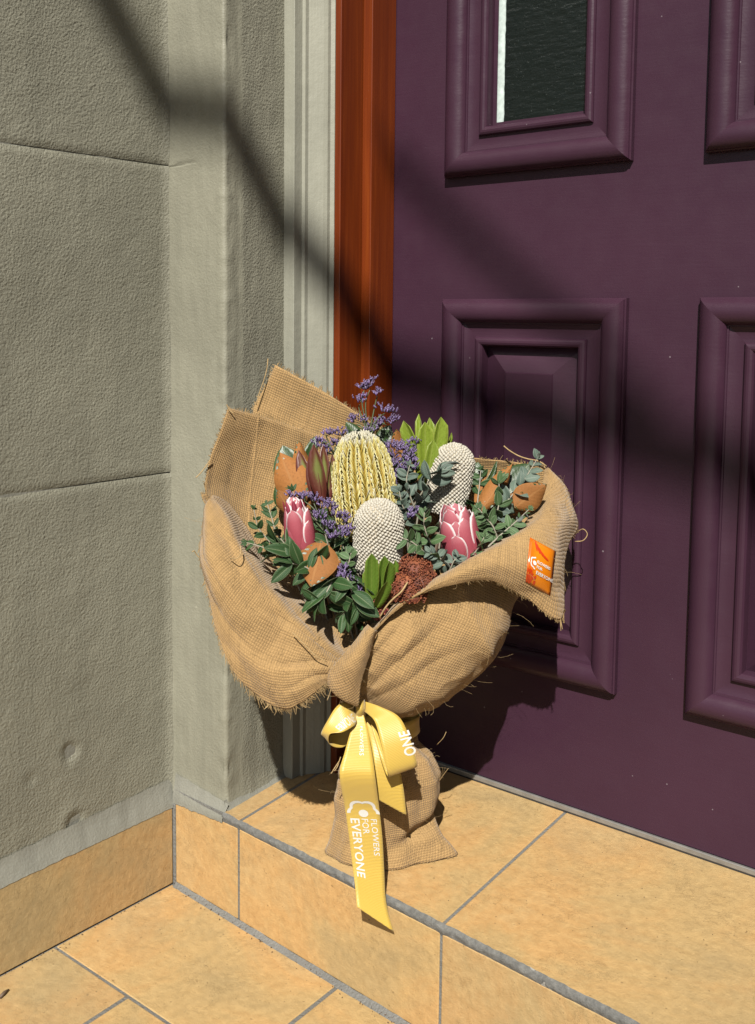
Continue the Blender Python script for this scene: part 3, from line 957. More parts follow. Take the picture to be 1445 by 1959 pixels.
def raised(x0, x1, z0, z1):
    d0, d1, d2 = 0.060, 0.0975, 0.0990
    def ring(d, y): return [(x0+d, y, z0+d), (x1-d, y, z0+d), (x1-d, y, z1-d), (x0+d, y, z1-d)]
    mb = MB()
    a = ring(d0, 0.0105); b = ring(d1, -0.0035); c = ring(d2, -0.0052)
    mb.add(a+b+c, [(i, (i+1) % 4, 4+(i+1) % 4, 4+i) for i in range(4)]+[(4+i, 4+(i+1) % 4, 8+(i+1) % 4, 8+i) for i in range(4)]+[(8, 9, 10, 11)])
    mb.build('raised_panel', M['door'], dr, smooth=False)
for x0, x1 in ((xa, xb), (xc, xd)):
    moulding(x0, x1, zl, zm); raised(x0, x1, zl, zm)
    moulding(x0, x1, zu, zt)
    mb = MB(); mb.box(x0+0.050, x1-0.050, 0.0125, 0.017, zu+0.05, zt-0.05); mb.build('glass_pane', M['glass'], dr, smooth=False)
    # ragged bead of pale putty down the glass edge
    G = []
    for i in range(181):
        z = zu+0.068+(zt-zu-0.13)*i/180
        e = x0+0.0785+0.0012*noise.noise(Vector((z*60, x0, 0)))+0.0008*noise.noise(Vector((z*200, x0, 4)))
        G.append([(x0+0.0600, 0.0125, z), (x0+0.0602, 0.0105, z), (e-0.001, 0.0108, z), (e, 0.0125, z)])
    mb = MB(); mb.grid(G); mb.build('putty_bead', M['putty'], dr)
mb = MB(); mb.box(-0.010, DW+0.01, -0.0042, 0.0, 0.0012, 0.0080)
mod_bevel(mb.build('weather_strip', M['steel'], dr, smooth=False), 0.001)
# letter: right-hand side of the porch, beyond the picture
pr2 = thing('right_pier', 'grey green rendered pier on the far right side of the door', 'pier', (0.95, -0.15, ZF))
mb = MB(); mb.box(DW+0.0265, 0.905, -0.150, 0.10, ZF, 2.12); mb.build('architrave', M['trim'], pr2, smooth=False)
mb = MB(); mb.box(0.906, 1.50, PIER_Y, 0.10, ZF, 2.12); mb.build('rendered_face', M['pier'], pr2, smooth=False)
pw = thing('sky_block_wall', 'unseen grey green side wall added on the far right to block sky light', 'wall', (1.55, -0.6, ZF))  # side wall added out of view to cut the sky fill
mb = MB(); mb.box(1.502, 1.62, -1.15, 0.10, ZF, 2.60); mb.build('rendered_face', M['render'], pw, smooth=False)
pc = thing('sky_block_ceiling', 'unseen dark board ceiling added over the porch to block sky light', 'ceiling', (0.6, -0.5, 2.6))  # ceiling added overhead, unseen, to keep sky light off the doorway
for k in range(12):
    mb = MB(); mb.box(-0.30+k*0.161, -0.30+k*0.161+0.158, -1.15, 0.10, 2.60, 2.62); mb.build('sky_block_board', M['timber_dark'], pc, smooth=False)
uw = thing('upper_wall', 'rendered wall above the front door up to the added ceiling', 'wall', (0.4, 0.05, 2.12))
mb = MB(); mb.box(-0.30, 1.50, 0.0, 0.10, 2.121, 2.598); mb.build('rendered_face', M['render'], uw, smooth=False)

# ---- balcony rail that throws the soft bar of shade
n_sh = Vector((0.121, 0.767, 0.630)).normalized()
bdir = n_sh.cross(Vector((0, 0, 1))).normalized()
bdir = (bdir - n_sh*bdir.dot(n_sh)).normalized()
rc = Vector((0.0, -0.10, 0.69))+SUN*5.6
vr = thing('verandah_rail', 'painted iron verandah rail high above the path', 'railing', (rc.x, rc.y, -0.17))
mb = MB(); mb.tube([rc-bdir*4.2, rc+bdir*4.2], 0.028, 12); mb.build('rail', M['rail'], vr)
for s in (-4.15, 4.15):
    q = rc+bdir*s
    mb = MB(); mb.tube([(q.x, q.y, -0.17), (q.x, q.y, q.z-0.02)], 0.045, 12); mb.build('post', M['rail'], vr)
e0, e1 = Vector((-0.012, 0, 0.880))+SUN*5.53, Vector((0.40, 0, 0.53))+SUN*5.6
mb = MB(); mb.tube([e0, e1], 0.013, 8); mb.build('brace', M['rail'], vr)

# ================================================================== THE BOUQUET: burlap wrap
wrap = thing('burlap_wrap', 'natural woven burlap wrapped round the bouquet with frayed flared edges', 'wrapping', BASE)
SURF = {}
def px_sheet(rows, nu, nv, name, wr=0.0022, parent=wrap, clampw=True, uvrot=False, keep=None, mat='burlap', thick=0.0010, creases=()):
    G = [[P(*c) for c in row] for row in rows]
    S = Sheet(G)
    pts = S.sample(nu, nv)
    # soft wrinkles
    du = np.gradient(pts, axis=0); dv = np.gradient(pts, axis=1)
    nr = np.cross(du, dv); nr /= np.linalg.norm(nr, axis=2, keepdims=True)+1e-9
    sd = sum(ord(c) for c in name)+len(rows)
    for i in range(nu):
        for j in range(nv):
            p = pts[i, j]
            q = Vector((p[0]*16+sd, p[1]*16, p[2]*16))
            a = 0.7*wr*noise.noise(q)+0.4*wr*noise.noise(q*2.3)
            qq = Vector((q.x*0.75+q.z*0.5, q.y*0.75, q.z*0.45))
            a += 1.5*wr*(min(1, abs(noise.noise(qq*0.9))*2.2)**0.75-0.6)+0.6*wr*(min(1, abs(noise.noise(qq*2.1))*2.2)**0.8-0.6)
            if creases:
                qc = MR @ (p-CAM)
                sx_, sy_ = CX+F*qc[0]/qc[2], CY-F*qc[1]/qc[2]
                for (ax_, ay_, bx_, by_, dp, wd) in creases:
                    ux, uy = bx_-ax_, by_-ay_; ll = math.hypot(ux, uy)
                    t_ = ((sx_-ax_)*ux+(sy_-ay_)*uy)/ll/ll
                    if -0.1 < t_ < 1.1:
                        dd_ = ((sx_-ax_)*uy-(sy_-ay_)*ux)/ll
                        dd_ += 5*math.sin(t_*5+ax_)
                        fall = max(0, min(1, (1.1-t_)/0.5))*max(0, min(1, (t_+.1)/0.15))
                        sgn = 1 if nr[i, j] @ (CAM-p) > 0 else -1
                        a += sgn*fall*dp*(math.exp(-abs(dd_-wd*.35)/(wd*.55))-1.25*math.exp(-abs(dd_+wd*.25)/(wd*.32)))
            pts[i, j] = p+nr[i, j]*a
            if clampw: pts[i, j] = free(pts[i, j])
    uv = cloth_uv(pts)
    if uvrot:
        c, s = math.cos(uvrot), math.sin(uvrot)
        uv = np.stack([uv[..., 0]*c-uv[..., 1]*s, uv[..., 0]*s+uv[..., 1]*c], 2)
    mb = MB()
    mb.grid([list(r) for r in pts], [list(map(tuple, r)) for r in uv])
    o = mb.build(name, M[mat], parent)
    mod_solid(o, thick, 0)
    SURF[keep or name] = (pts, o)
    return pts, o

A_, _ = px_sheet([
    [(527,698,.105),(600,738,.100),(690,793,.095),(790,850,.085),(910,876,.060),(1000,886,.040),(1044,894,.030)],
    [(506,742,.108),(580,790,.108),(690,840,.104),(790,880,.092),(910,905,.068),(1000,915,.045),(1052,930,.028)],
    [(484,790,.100),(570,850,.105),(690,900,.104),(790,930,.092),(910,950,.066),(1000,955,.040),(1050,965,.020)],
    [(480,900,.085),(570,950,.090),(690,1000,.088),(790,1020,.075),(910,1030,.045),(990,1030,.020),(1030,1020,.006)],
    [(560,1100,.060),(600,1130,.065),(690,1150,.065),(790,1150,.055),(880,1140,.025),(930,1120,.005),(960,1110,-.01)],
    [(690,1330,.012),(700,1335,.015),(720,1338,.018),(750,1340,.018),(780,1340,.015),(795,1340,.01),(800,1340,.0)]],
    60, 84, 'wrap_sheet', keep='A', uvrot=0.12)
B_, _ = px_sheet([
    [(437,780,.020),(480,791,.036),(525,804,.052),(590,825,.072),(680,850,.090)],
    [(413,845,.010),(465,868,.036),(520,880,.056),(600,900,.074),(680,920,.088)],
    [(397,898,.002),(455,930,.030),(510,945,.048),(600,970,.066),(680,990,.075)],
    [(395,940,-.004),(452,995,.018),(510,1025,.034),(600,1060,.045),(680,1080,.048)],
    [(410,985,-.008),(470,1062,.008),(530,1112,.018),(610,1150,.020),(690,1180,.018)],
    [(640,1290,.005),(660,1310,.006),(690,1325,.006),(710,1335,.006),(735,1345,.006)]],
    56, 56, 'wrap_sheet', keep='B', uvrot=-0.06)
L_, _ = px_sheet([
    [(440,962,.012),(505,1062,.010),(560,1112,-.010),(620,1150,-.030),(680,1192,-.050),(712,1216,-.060)],
    [(425,952,.004),(492,1070,-.022),(548,1128,-.042),(605,1178,-.056),(660,1224,-.066),(694,1246,-.072)],
    [(411,946,-.012),(468,1060,-.070),(520,1130,-.084),(575,1188,-.092),(625,1232,-.094),(664,1262,-.090)],
    [(405,949,-.020),(445,1070,-.084),(502,1150,-.096),(562,1208,-.102),(614,1246,-.102),(655,1268,-.096)],
    [(399,958,-.028),(416,1080,-.092),(472,1185,-.104),(540,1248,-.110),(600,1268,-.108),(648,1276,-.098)],
    [(393,972,-.032),(400,1098,-.092),(448,1218,-.106),(516,1292,-.119),(586,1294,-.114),(642,1284,-.098)],
    [(387,1000,-.034),(391,1122,-.086),(450,1290,-.106),(541,1358,-.112),(607,1315,-.109),(638,1292,-.094)]],
    110, 104, 'folded_flap', keep='L', creases=((652,1262,480,1160,.0026,26),(648,1276,500,1268,.0028,24),(640,1284,540,1326,.0020,16)), uvrot=0.30, wr=0.0042)
C_, _ = px_sheet([
    [(664,1330,-.040),(698,1352,-.060),(738,1366,-.066),(784,1366,-.056),(815,1354,-.026),(816,1345,.004)],
    [(650,1312,-.066),(700,1325,-.086),(768,1347,-.092),(868,1322,-.078),(910,1294,-.046),(914,1282,.0)],
    [(654,1288,-.078),(702,1272,-.094),(790,1265,-.101),(916,1243,-.084),(960,1226,-.050),(952,1210,.004)],
    [(670,1260,-.084),(722,1212,-.099),(805,1195,-.101),(930,1176,-.078),(980,1165,-.046),(966,1150,.004)],
    [(690,1228,-.080),(748,1160,-.086),(815,1120,-.084),(900,1090,-.066),(996,1118,-.036),(988,1100,.0)]],
    110, 120, 'wrap_pouch', keep='C', creases=((688,1330,840,1180,.0032,34),(692,1338,880,1240,.0024,32),(676,1300,760,1185,.0022,20)), uvrot=0.35, wr=0.0045)
R_, _ = px_sheet([
    [(706,1210,-.074),(738,1172,-.076),(770,1142,-.078),(832,1106,-.080),(900,1066,-.072),(955,1034,-.058),(988,1010,-.044),(1012,986,-.030),(1028,950,-.006),(1038,918,.014),(1043,895,.028)],
    [(702,1214,-.092),(742,1168,-.096),(778,1140,-.100),(842,1100,-.106),(910,1060,-.100),(972,1036,-.086),(1018,1012,-.070),(1042,984,-.048),(1054,952,-.018),(1052,920,.008),(1046,895,.026)],
    [(698,1222,-.100),(744,1172,-.106),(785,1142,-.112),(854,1106,-.120),(922,1080,-.116),(986,1078,-.102),(1044,1066,-.088),(1066,1010,-.058),(1078,968,-.020),(1066,926,.006),(1049,895,.024)],
    [(694,1230,-.102),(746,1174,-.108),(790,1144,-.114),(862,1114,-.121),(934,1102,-.114),(998,1114,-.096),(1062,1120,-.082),(1078,1034,-.046),(1096,984,-.008),(1078,932,.010),(1050,895,.024)],
    [(690,1238,-.102),(748,1178,-.108),(794,1146,-.113),(866,1120,-.119),(940,1112,-.110),(1002,1142,-.088),(1075,1182,-.071),(1086,1058,-.030),(1106,1006,.012),(1084,938,.018),(1050,896,.026)]],
    64, 130, 'collar', keep='R', uvrot=-0.45, wr=0.0026)
# the pinched twist of cloth above the bow
px_sheet([
    [(706,1196,-.104),(672,1238,-.108),(642,1272,-.110),(622,1296,-.100),(630,1302,-.090)],
    [(711,1200,-.112),(682,1246,-.119),(655,1288,-.120),(638,1318,-.110),(640,1322,-.098)],
    [(716,1204,-.114),(694,1250,-.119),(676,1296,-.120),(662,1338,-.111),(660,1338,-.100)],
    [(721,1206,-.104),(704,1250,-.110),(692,1300,-.112),(686,1350,-.104),(684,1346,-.090)]],
    36, 50, 'twist', keep='K', uvrot=0.6, wr=0.0022)

# ---- skirt below the bow: a gathered bell standing on the tile
def skirt_pt(t, th):
    """t 0 waist .. 1 hem; th around, 0 = picture right, -pi/2 = toward the viewer"""
    prof_r = [(0, .030), (.10, .034), (.22, .051), (.38, .0625), (.55, .0630), (.72, .0605), (.88, .0635), (1, .0700)]
    for (a, ra), (b, rb) in zip(prof_r[:-1], prof_r[1:]):
        if t <= b: r = ra+(rb-ra)*((t-a)/(b-a)); break
    c, s = math.cos(th), math.sin(th)
    rx, ry = r, r*(0.80-0.10*t)
    fold = 0.10*math.sin(9*th+0.7)*max(0, 1-t*2.2)+0.035*math.sin(5*th+1.9+2*t)+0.02*math.sin(11*th+3*t)
    rx *= 1+fold; ry *= 1+fold
    # pointed corner of the hem at the right, tucked crease above it
    g = math.exp(-((th+0.36)/0.26)**2)
    rx += 0.026*g*max(0, (t-0.72)/0.28)**1.3
    ry += 0.012*g*max(0, (t-0.72)/0.28)
    cr = math.exp(-((t-0.80+0.12*(th+1.0))/0.055)**2)*math.exp(-((th+0.75)/0.55)**2)
    rx -= 0.013*cr; ry -= 0.013*cr
    zw = 0.150
    off = 0.002*math.sin(math.pi*min(1, t*1.1))-0.010*t
    p = BASE+RH*(rx*c+off-0.004*(1-t))+FH*(ry*s)
    lift = 0.0
    z0 = SLOPE*p[1]+0.0015
    p[2] = z0+(zw)*(1-t)**0.95-0.004*cr
    return p
nt_, nth = 70, 132
pts = np.zeros((nt_, nth, 3))
for i in range(nt_):
    for j in range(nth):
        th = -math.pi*0.5+2*math.pi*(j/(nth-1))-math.pi
        p = skirt_pt(i/(nt_-1), (th+math.pi) % (2*math.pi)-math.pi if False else th+0.0)
        pts[i, j] = p
def wrapth(th):
    while th > math.pi: th -= 2*math.pi
    while th < -math.pi: th += 2*math.pi
    return th
for i in range(nt_):
    for j in range(nth):
        th = wrapth(math.pi*0.5+2*math.pi*(j/(nth-1)))
        p = skirt_pt(i/(nt_-1), th)
        q = Vector(p*26)
        rad = p-BASE; rad[2] = 0; rad /= np.linalg.norm(rad)+1e-9
        pts[i, j] = p+rad*(0.0024*noise.noise(q)+0.0012*noise.noise(q*2.4))*min(1, i/12)
pts[:, -1] = pts[:, 0]
uv = cloth_uv(pts)
mb = MB(); mb.grid([list(r) for r in pts], [list(map(tuple, r)) for r in uv]); sk = mb.build('skirt', M['burlap'], wrap)
mod_solid(sk, 0.0010, 0)
SURF['S'] = (pts, sk)

# ---- frayed edges, loose threads, seam
rng = random.Random(3)
def fringe(path_pts, outs, n, ln=(0.004, 0.009), r=0.00055, name='fringe'):
    mb = MB()
    m = len(path_pts)
    for k in range(n):
        t = rng.random()*(m-1.001); i = int(t); u = t-i
        p = path_pts[i]*(1-u)+path_pts[i+1]*u
        o = outs[i]*(1-u)+outs[i+1]*u
        o = o/(np.linalg.norm(o)+1e-9)
        tg = path_pts[i+1]-path_pts[i]; tg = tg/(np.linalg.norm(tg)+1e-9)
        L = rng.uniform(*ln)
        sk_ = rng.gauss(0, 0.35)
        j = np.array([rng.gauss(0, .25) for _ in range(3)])
        d = o+tg*sk_+j*0.5
        q1 = p+d*L*.5; q2 = p+d*L+j*L*0.25
        mb.tube([p-o*0.0015, q1, q2], [r, r*.9, r*.5], 3, cap=False)
    return mb.build(name, M['jute'], wrap, kind='stuff')
def edge_of(pts, side):
    if side == 'r0': e, i = pts[0], pts[1]
    elif side == 'r1': e, i = pts[-1], pts[-2]
    elif side == 'c0': e, i = pts[:, 0], pts[:, 1]
    else: e, i = pts[:, -1], pts[:, -2]
    return e, e-i
e, o = edge_of(A_, 'r0'); fringe(e[:45], o[:45], 150, (.003, .0065)); fringe(e[55:], o[55:], 60, (.002, .005))
e, o = edge_of(A_, 'c0'); fringe(e[:24], o[:24], 40, (.002, .004))
e, o = edge_of(B_, 'r0'); fringe(e, o, 70, (.002, .0045))
e, o = edge_of(B_, 'c0'); fringe(e[:46], o[:46], 70, (.002, .004))
e, o = edge_of(L_, 'r1'); fringe(e, o, 220, (.003, .0075)); fringe(e[34:], o[34:], 90, (.006, .012))
e, o = edge_of(R_, 'r1'); fringe(e[40:], o[40:], 190, (.002, .0055)); fringe(e[76:84], o[76:84], 14, (.008, .014), 0.0007)
e, o = edge_of(C_, 'r1') if False else (C_[-1], C_[-1]-C_[-2])
e, o = edge_of(SURF['S'][0], 'r1'); fringe(e, o, 200, (.0015, .0035))
# fuzz standing off the cloth
mb = MB()
for key, n in (('S', 200), ('C', 110), ('R', 90), ('L', 80), ('K', 25), ('A', 40), ('B', 40)):
    pts = SURF[key][0]
    du = np.gradient(pts, axis=0); dv = np.gradient(pts, axis=1)
    nr = np.cross(du, dv); nr /= np.linalg.norm(nr, axis=2, keepdims=True)+1e-9
    for k in range(n):
        i, j = rng.randrange(pts.shape[0]), rng.randrange(pts.shape[1])
        p, q = pts[i, j], nr[i, j]
        if q @ (CAM-p) < 0: q = -q
        d = q+np.array([rng.gauss(0, .6) for _ in range(3)])
        L = rng.uniform(.004, .012)
        c = np.array([rng.gauss(0, .4) for _ in range(3)])
        mb.tube([p, p+d*L*.5, p+d*L*.8+c*L*.5, p+d*L*.9+c*L], 0.00013, 3, cap=False)
mb.build('fuzz', M['jute'], wrap, kind='stuff')
def thread(pp, r=0.0007, n=14):
    mb = MB(); mb.tube([np.array(p) for p in spline([P(*q) for q in pp], n)], r, 5)
    return mb.build('loose_thread', M['jute'], wrap)
thread([(513,686,.100),(511,705,.098),(505,728,.098),(497,750,.096),(490,775,.094)])
thread([(434,774,.018),(440,786,.018),(447,790,.016)])
thread([(404,878,.0),(394,892,-.004),(384,905,-.008),(375,914,-.010)])
thread([(385,1070,-.03),(377,1062,-.03),(372,1054,-.032),(368,1056,-.034)])
thread([(408,1120,-.06),(398,1108,-.06),(392,1098,-.06),(388,1094,-.06)])
thread([(425,1170,-.088),(418,1160,-.088),(416,1165,-.088)])
thread([(441,1068,-.092),(454,1068,-.100),(461,1058,-.096),(460,1044,-.090)])
thread([(1104,1018,.012),(1116,1012,.004),(1124,1022,.002),(1116,1034,.002),(1100,1036,.008)], 0.0006)
thread([(964,853,.030),(975,862,.028),(992,872,.026),(1010,878,.026),(1030,882,.026),(1046,892,.024)], 0.0009)
thread([(780,1114,-.112),(768,1132,-.118),(752,1146,-.118),(738,1162,-.116),(726,1182,-.112)], 0.0011)
thread([(590,1300,-.104),(582,1318,-.106),(578,1334,-.108),(575,1345,-.108)], 0.0008)
thread([(640,1290,-.10),(636,1310,-.11),(630,1330,-.11),(626,1340,-.11)], 0.0005)
thread([(560,1210,-.112),(585,1235,-.116),(605,1255,-.118),(625,1266,-.116)], 0.0007)
thread([(650,1455,-.078),(640,1470,-.082),(634,1480,-.082)], 0.0006)
thread([(652,1448,-.076),(646,1466,-.080),(640,1475,-.082)], 0.0006)
thread([(840,1495,-.03),(852,1478,-.04),(858,1470,-.045)], 0.0004)
thread([(836,1425,-.02),(848,1412,-.03),(854,1400,-.03)], 0.0004)
# flat seam down the back sheet
mb = MB(); mb.grid([list(r) for r in B_]); bvb = BVHTree.FromPolygons([Vector(v) for v in mb.v], mb.f)
cl = spline([P(495,797,.036), P(490,850,.038), P(483,910,.034), P(478,960,.024), P(477,1010,.010), P(478,1050,.0)], 40)
G = []
for k, p in enumerate(cl):
    d_ = Vector(p-CAM).normalized()
    hit = bvb.ray_cast(V(CAM), d_)
    if hit[0] is not None: p = np.array(hit[0])
    wv = 0.0024+0.0004*math.sin(k*.9)
    G.append([p-RH*wv+FH*.001, p-RH*wv*.5-FH*.0014, p+RH*wv*.5-FH*.0014, p+RH*wv+FH*.001])
G = np.array(G)
mb = MB(); mb.grid([list(r) for r in G], [list(map(tuple, r)) for r in cloth_uv(G)]); mb.build('seam', M['burlap'], wrap)

# ================================================================== ribbon
bow = thing('ribbon_bow', 'yellow grosgrain ribbon tied in a bow round the burlap waist with white lettering', 'ribbon', P(690, 1352, -.055))

def text_mesh(txt, bold=0.0, spacing=1.0):
    cu = bpy.data.curves.new('lettering', 'FONT'); cu.body = txt; cu.size = 1.0
    cu.offset = bold; cu.space_character = spacing; cu.resolution_u = 3
    ob = bpy.data.objects.new('lettering', cu); COL.objects.link(ob)
    dg = bpy.context.evaluated_depsgraph_get(); dg.update()
    me = bpy.data.meshes.new_from_object(ob.evaluated_get(dg))
    vs = np.array([v.co[:] for v in me.vertices]); fs = [tuple(p.vertices) for p in me.polygons]
    bpy.data.objects.remove(ob, do_unlink=True); bpy.data.curves.remove(cu); bpy.data.meshes.remove(me)
    return vs, fs

class Strip:
    """ribbon: list of (left, right) edge pixels with depth"""
    def __init__(s, L, R, name, nl=70, nw=9, clamp=None):
        G = []
        for a, b in zip(L, R):
            A0, B0 = P(*a), P(*b)
            G.append([A0, (A0*2+B0)/3, (A0+2*B0)/3, B0])
        s.S = Sheet(G)
        ts = np.linspace(0, s.S.n-1, 200)
        c = np.array([s.S.at(t, 1.5) for t in ts])
        s.len = np.concatenate([[0], np.cumsum(np.linalg.norm(np.diff(c, axis=0), axis=1))]); s.ts = ts
        pts = s.S.sample(nl, nw)
        uvw = cloth_uv(pts)
        mb = MB(); mb.grid([list(r) for r in pts], [list(map(tuple, r)) for r in uvw])
        s.o = mb.build(name, M['ribbon'], bow)
        mod_solid(s.o, 0.0005, 0)
        s.W = np.linalg.norm(pts[:, -1]-pts[:, 0], axis=1).mean()
    def pt(s, l, v, h):
        a = float(np.interp(l, s.len, s.ts)); b = v*(s.S.m-1)
        p = s.S.at(a, b)
        n = np.cross(s.S.at(min(a+.02, s.S.n-1), b)-s.S.at(max(a-.02, 0), b), s.S.at(a, min(b+.02, 3))-s.S.at(a, max(b-.02, 0)))
        n /= np.linalg.norm(n)+1e-12
        if n @ (CAM-p) < 0: n = -n
        return p+n*h
    def write(s, items, h=0.0006, to=None):
        """items: (text, start along, centre line across 0..1, cap height m, squeeze, flip)"""
        mb = MB()
        for txt, l0, v0, size, sq, flip in items:
            vs, fs = text_mesh(txt, 0.020 if size > .011 else 0.006, 1.05)
            out = []
            for q in vs:
                x, y = q[0]*size*sq, (q[1]-0.36)*size
                if flip: x, y = -x, -y
                out.append(s.pt(l0+x, v0+y/s.W, h))
            mb.add(out, fs)
        return mb
    def shape(s, mb, poly_lv, h=0.0006):
        out = [s.pt(l, v, h) for l, v in poly_lv[0]]
        mb.add(out, poly_lv[1])

def ring_poly(l, v, W, r0, r1, a0, a1, n=40, wob=0.0, lobes=6):
    vs, fs = [], []
    for i in range(n+1):
        a = a0+(a1-a0)*i/n
        k = 1+wob*abs(math.sin(a*lobes/2))
        for r in (r0*k, r1*k):
            vs.append((l-r*math.cos(a), v+r*math.sin(a)/W))
    for i in range(n): fs.append((2*i, 2*i+1, 2*i+3, 2*i+2))
    return vs, fs
def disc_poly(l, v, W, r, n=24):
    vs = [(l, v)]+[(l+r*math.cos(2*math.pi*i/n), v+r*math.sin(2*math.pi*i/n)/W) for i in range(n)]
    return vs, [(0, 1+i, 1+(i+1) % n) for i in range(n)]

def riser_dd(px, py, gap):
    q = on(px, py, 1, front_y(0.16)-gap)
    return float((q-BASE) @ FH)
# band round the waist
G = []
for j in range(49):
    th = 2*math.pi*j/48
    col = []
    for k, zz in enumerate((0.138, 0.146, 0.154, 0.162)):
        r = (0.0345, 0.0335, 0.0335, 0.036)[k]
        p = BASE+RH*(r*1.04*math.cos(th)-0.001)+FH*r*math.sin(th)*0.92
        p[2] = zz+SLOPE*BASE[1]+0.012+0.004*math.cos(th)
        col.append(p)
    G.append(col)
G = np.array(G)
mb = MB(); mb.grid([list(r) for r in G], [list(map(tuple, r)) for r in cloth_uv(G)]); wb = mb.build('waist_band', M['ribbon'], bow); mod_solid(wb, .0006, 0)

# short tail (behind the right loop)
t2 = Strip([(698,1372,-.066),(706,1410,-.080),(714,1455,-.092),(720,1500,-.096),(724,1530,-.094)],
           [(716,1366,-.066),(738,1402,-.082),(760,1450,-.090),(772,1508,-.090),(778,1560,-.088)], 'ribbon_tail', 50)
# right loop: comes out of the knot, turns under at the bottom, goes back behind
l2 = Strip([(690,1358,-.078),(704,1366,-.098),(718,1382,-.112),(730,1425,-.122),(740,1472,-.124),(745,1486,-.117),(738,1478,-.108),(727,1446,-.103),(716,1408,-.092),(708,1378,-.076)],
           [(692,1340,-.078),(728,1352,-.096),(764,1372,-.108),(784,1412,-.116),(797,1456,-.116),(796,1468,-.108),(784,1462,-.100),(764,1432,-.096),(738,1398,-.086),(712,1370,-.072)], 'bow_loop', 90)
# left loop
l1 = Strip([(684,1352,-.078),(664,1342,-.090),(644,1352,-.098),(626,1380,-.104),(615,1402,-.102),(619,1407,-.094),(636,1404,-.086),(660,1396,-.080),(682,1372,-.074)],
           [(686,1372,-.080),(682,1384,-.100),(672,1392,-.110),(654,1401,-.116),(632,1404,-.116),(630,1422,-.106),(646,1430,-.096),(664,1424,-.088),(684,1386,-.076)], 'bow_loop', 90)
# long tail to the front, over the nosing and down the riser
rd = lambda x, y: riser_dd(x, y, 0.006)
t1 = Strip([(684,1362,-.086),(672,1396,-.102),(660,1438,-.112),(650,1482,-.124),(660,1545,-.110),(668,1600,-.108),(674,1650,-.109),(680,1700,-.115),(683,1735,-.121)],
           [(694,1360,-.086),(704,1398,-.102),(712,1440,-.110),(718,1484,-.121),(726,1548,-.106),(732,1605,-.103),(735,1660,-.103),(739,1725,-.110),(753,1782,-.121)], 'ribbon_tail', 110)
# knot
mb = MB()
G = []
for i in range(13):
    t = i/12
    row = []
    for j in range(9):
        s_ = j/8
        x = 676+22*s_+3*math.sin(3*t); y = 1338+36*t
        d = -.082-.016*math.sin(math.pi*s_)**.7*math.sin(math.pi*(0.1+0.8*t))
        row.append(P(x, y, d))
    G.append(row)
G = np.array(G)
mb.grid([list(r) for r in G], [list(map(tuple, r)) for r in cloth_uv(G)]); kn = mb.build('bow_knot', M['ribbon'], bow); mod_solid(kn, .0006, 0)

# white print on the ribbon
def logo(strip, l, v, r):
    mb = MB()
    strip.shape(mb, ring_poly(l, v, strip.W, r*0.80, r*1.02, -1.75, 1.75, 60, 0.22, 5.2))
    strip.shape(mb, disc_poly(l+r*0.18, v, strip.W, r*0.36))
    return mb
Lk = lambda st, y: float(np.interp(y, [0, 1], [0, st.len[-1]]))
T = t1.len[-1]
mb = logo(t1, T*0.50, 0.52, 0.0135); mb.build('print', M['ink'], t1.o)
mb = t1.write([('FLOWERS', T*0.535, 0.80, 0.0088, 1.12, False), ('FOR', T*0.535, 0.54, 0.0094, 1.05, False), ('EVERYONE', T*0.535, 0.25, 0.0128, 1.12, False)])
mb.build('lettering', M['ink'], t1.o)
mb = t1.write([('FLOWERS', T*0.07, 0.62, 0.0078, 0.92, False)]); mb.build('lettering', M['ink'], t1.o)
q = l2.len[-1]
mb = l2.write([('ONE', q*0.475, 0.86, 0.0135, 1.0, True)]); mb.build('lettering', M['ink'], l2.o)
q = l1.len[-1]
mb = l1.write([('ERYONE', q*0.375, 0.72, 0.0100, 0.72, True)]); mb.build('lettering', M['ink'], l1.o)

# ================================================================== sticker on the collar
pts, _o = SURF['R']
mb = MB(); mb.grid([list(r) for r in pts])
bvh = BVHTree.FromPolygons([Vector(v) for v in mb.v], mb.f)
def on_collar(px, py, h):
    d = Vector(ray(px, py)); d.normalize()
    hit = bvh.ray_cast(V(CAM), d)
    if hit[0] is None:
        return P(px, py, -.085)
    n = hit[1]
    if n.dot(d) > 0: n = -n
    return np.array(hit[0]+n*h)
SC = [(1014,1029), (1062,1055), (1052,1139), (1005,1112)]    # tl tr br bl
def st_pt(u, v, h):
    top = np.array(SC[0])*(1-u)+np.array(SC[1])*u
    bot = np.array(SC[3])*(1-u)+np.array(SC[2])*u
    q = top*(1-v)+bot*v
    return on_collar(q[0], q[1], h)
G = [[st_pt(j/9, i/13, 0.0013) for j in range(10)] for i in range(14)]
mb = MB(); mb.grid(G, [[(j/9, 1-i/13) for j in range(10)] for i in range(14)])
stk = mb.build('sticker', M['sticker'], wrap, label='orange flower print sticker with white lettering on the collar'); mod_solid(stk, 0.0004, 1)
def st_poly(name, polys, mat, h):
    mb = MB()
    for poly in polys:
        c = np.mean(poly, 0)
        vs = [st_pt(*c, h)]+[st_pt(max(.005, min(.995, a)), max(.005, min(.995, b)), h) for a, b in poly]
        n = len(poly)
        mb.add(vs, [(0, 1+i, 1+(i+1) % n) for i in range(n)])
    return mb.build(name, M[mat], stk)
def petal(cx, cy, ang, L, wd, n=12):
    out = []
    for i in range(n):
        a = 2*math.pi*i/n
        x, y = L*math.cos(a), wd*math.sin(a)
        out.append((cx+(x*math.cos(ang)-y*math.sin(ang))*1.35, cy+x*math.sin(ang)+y*math.cos(ang)))
    return out
reds, ors = [], []
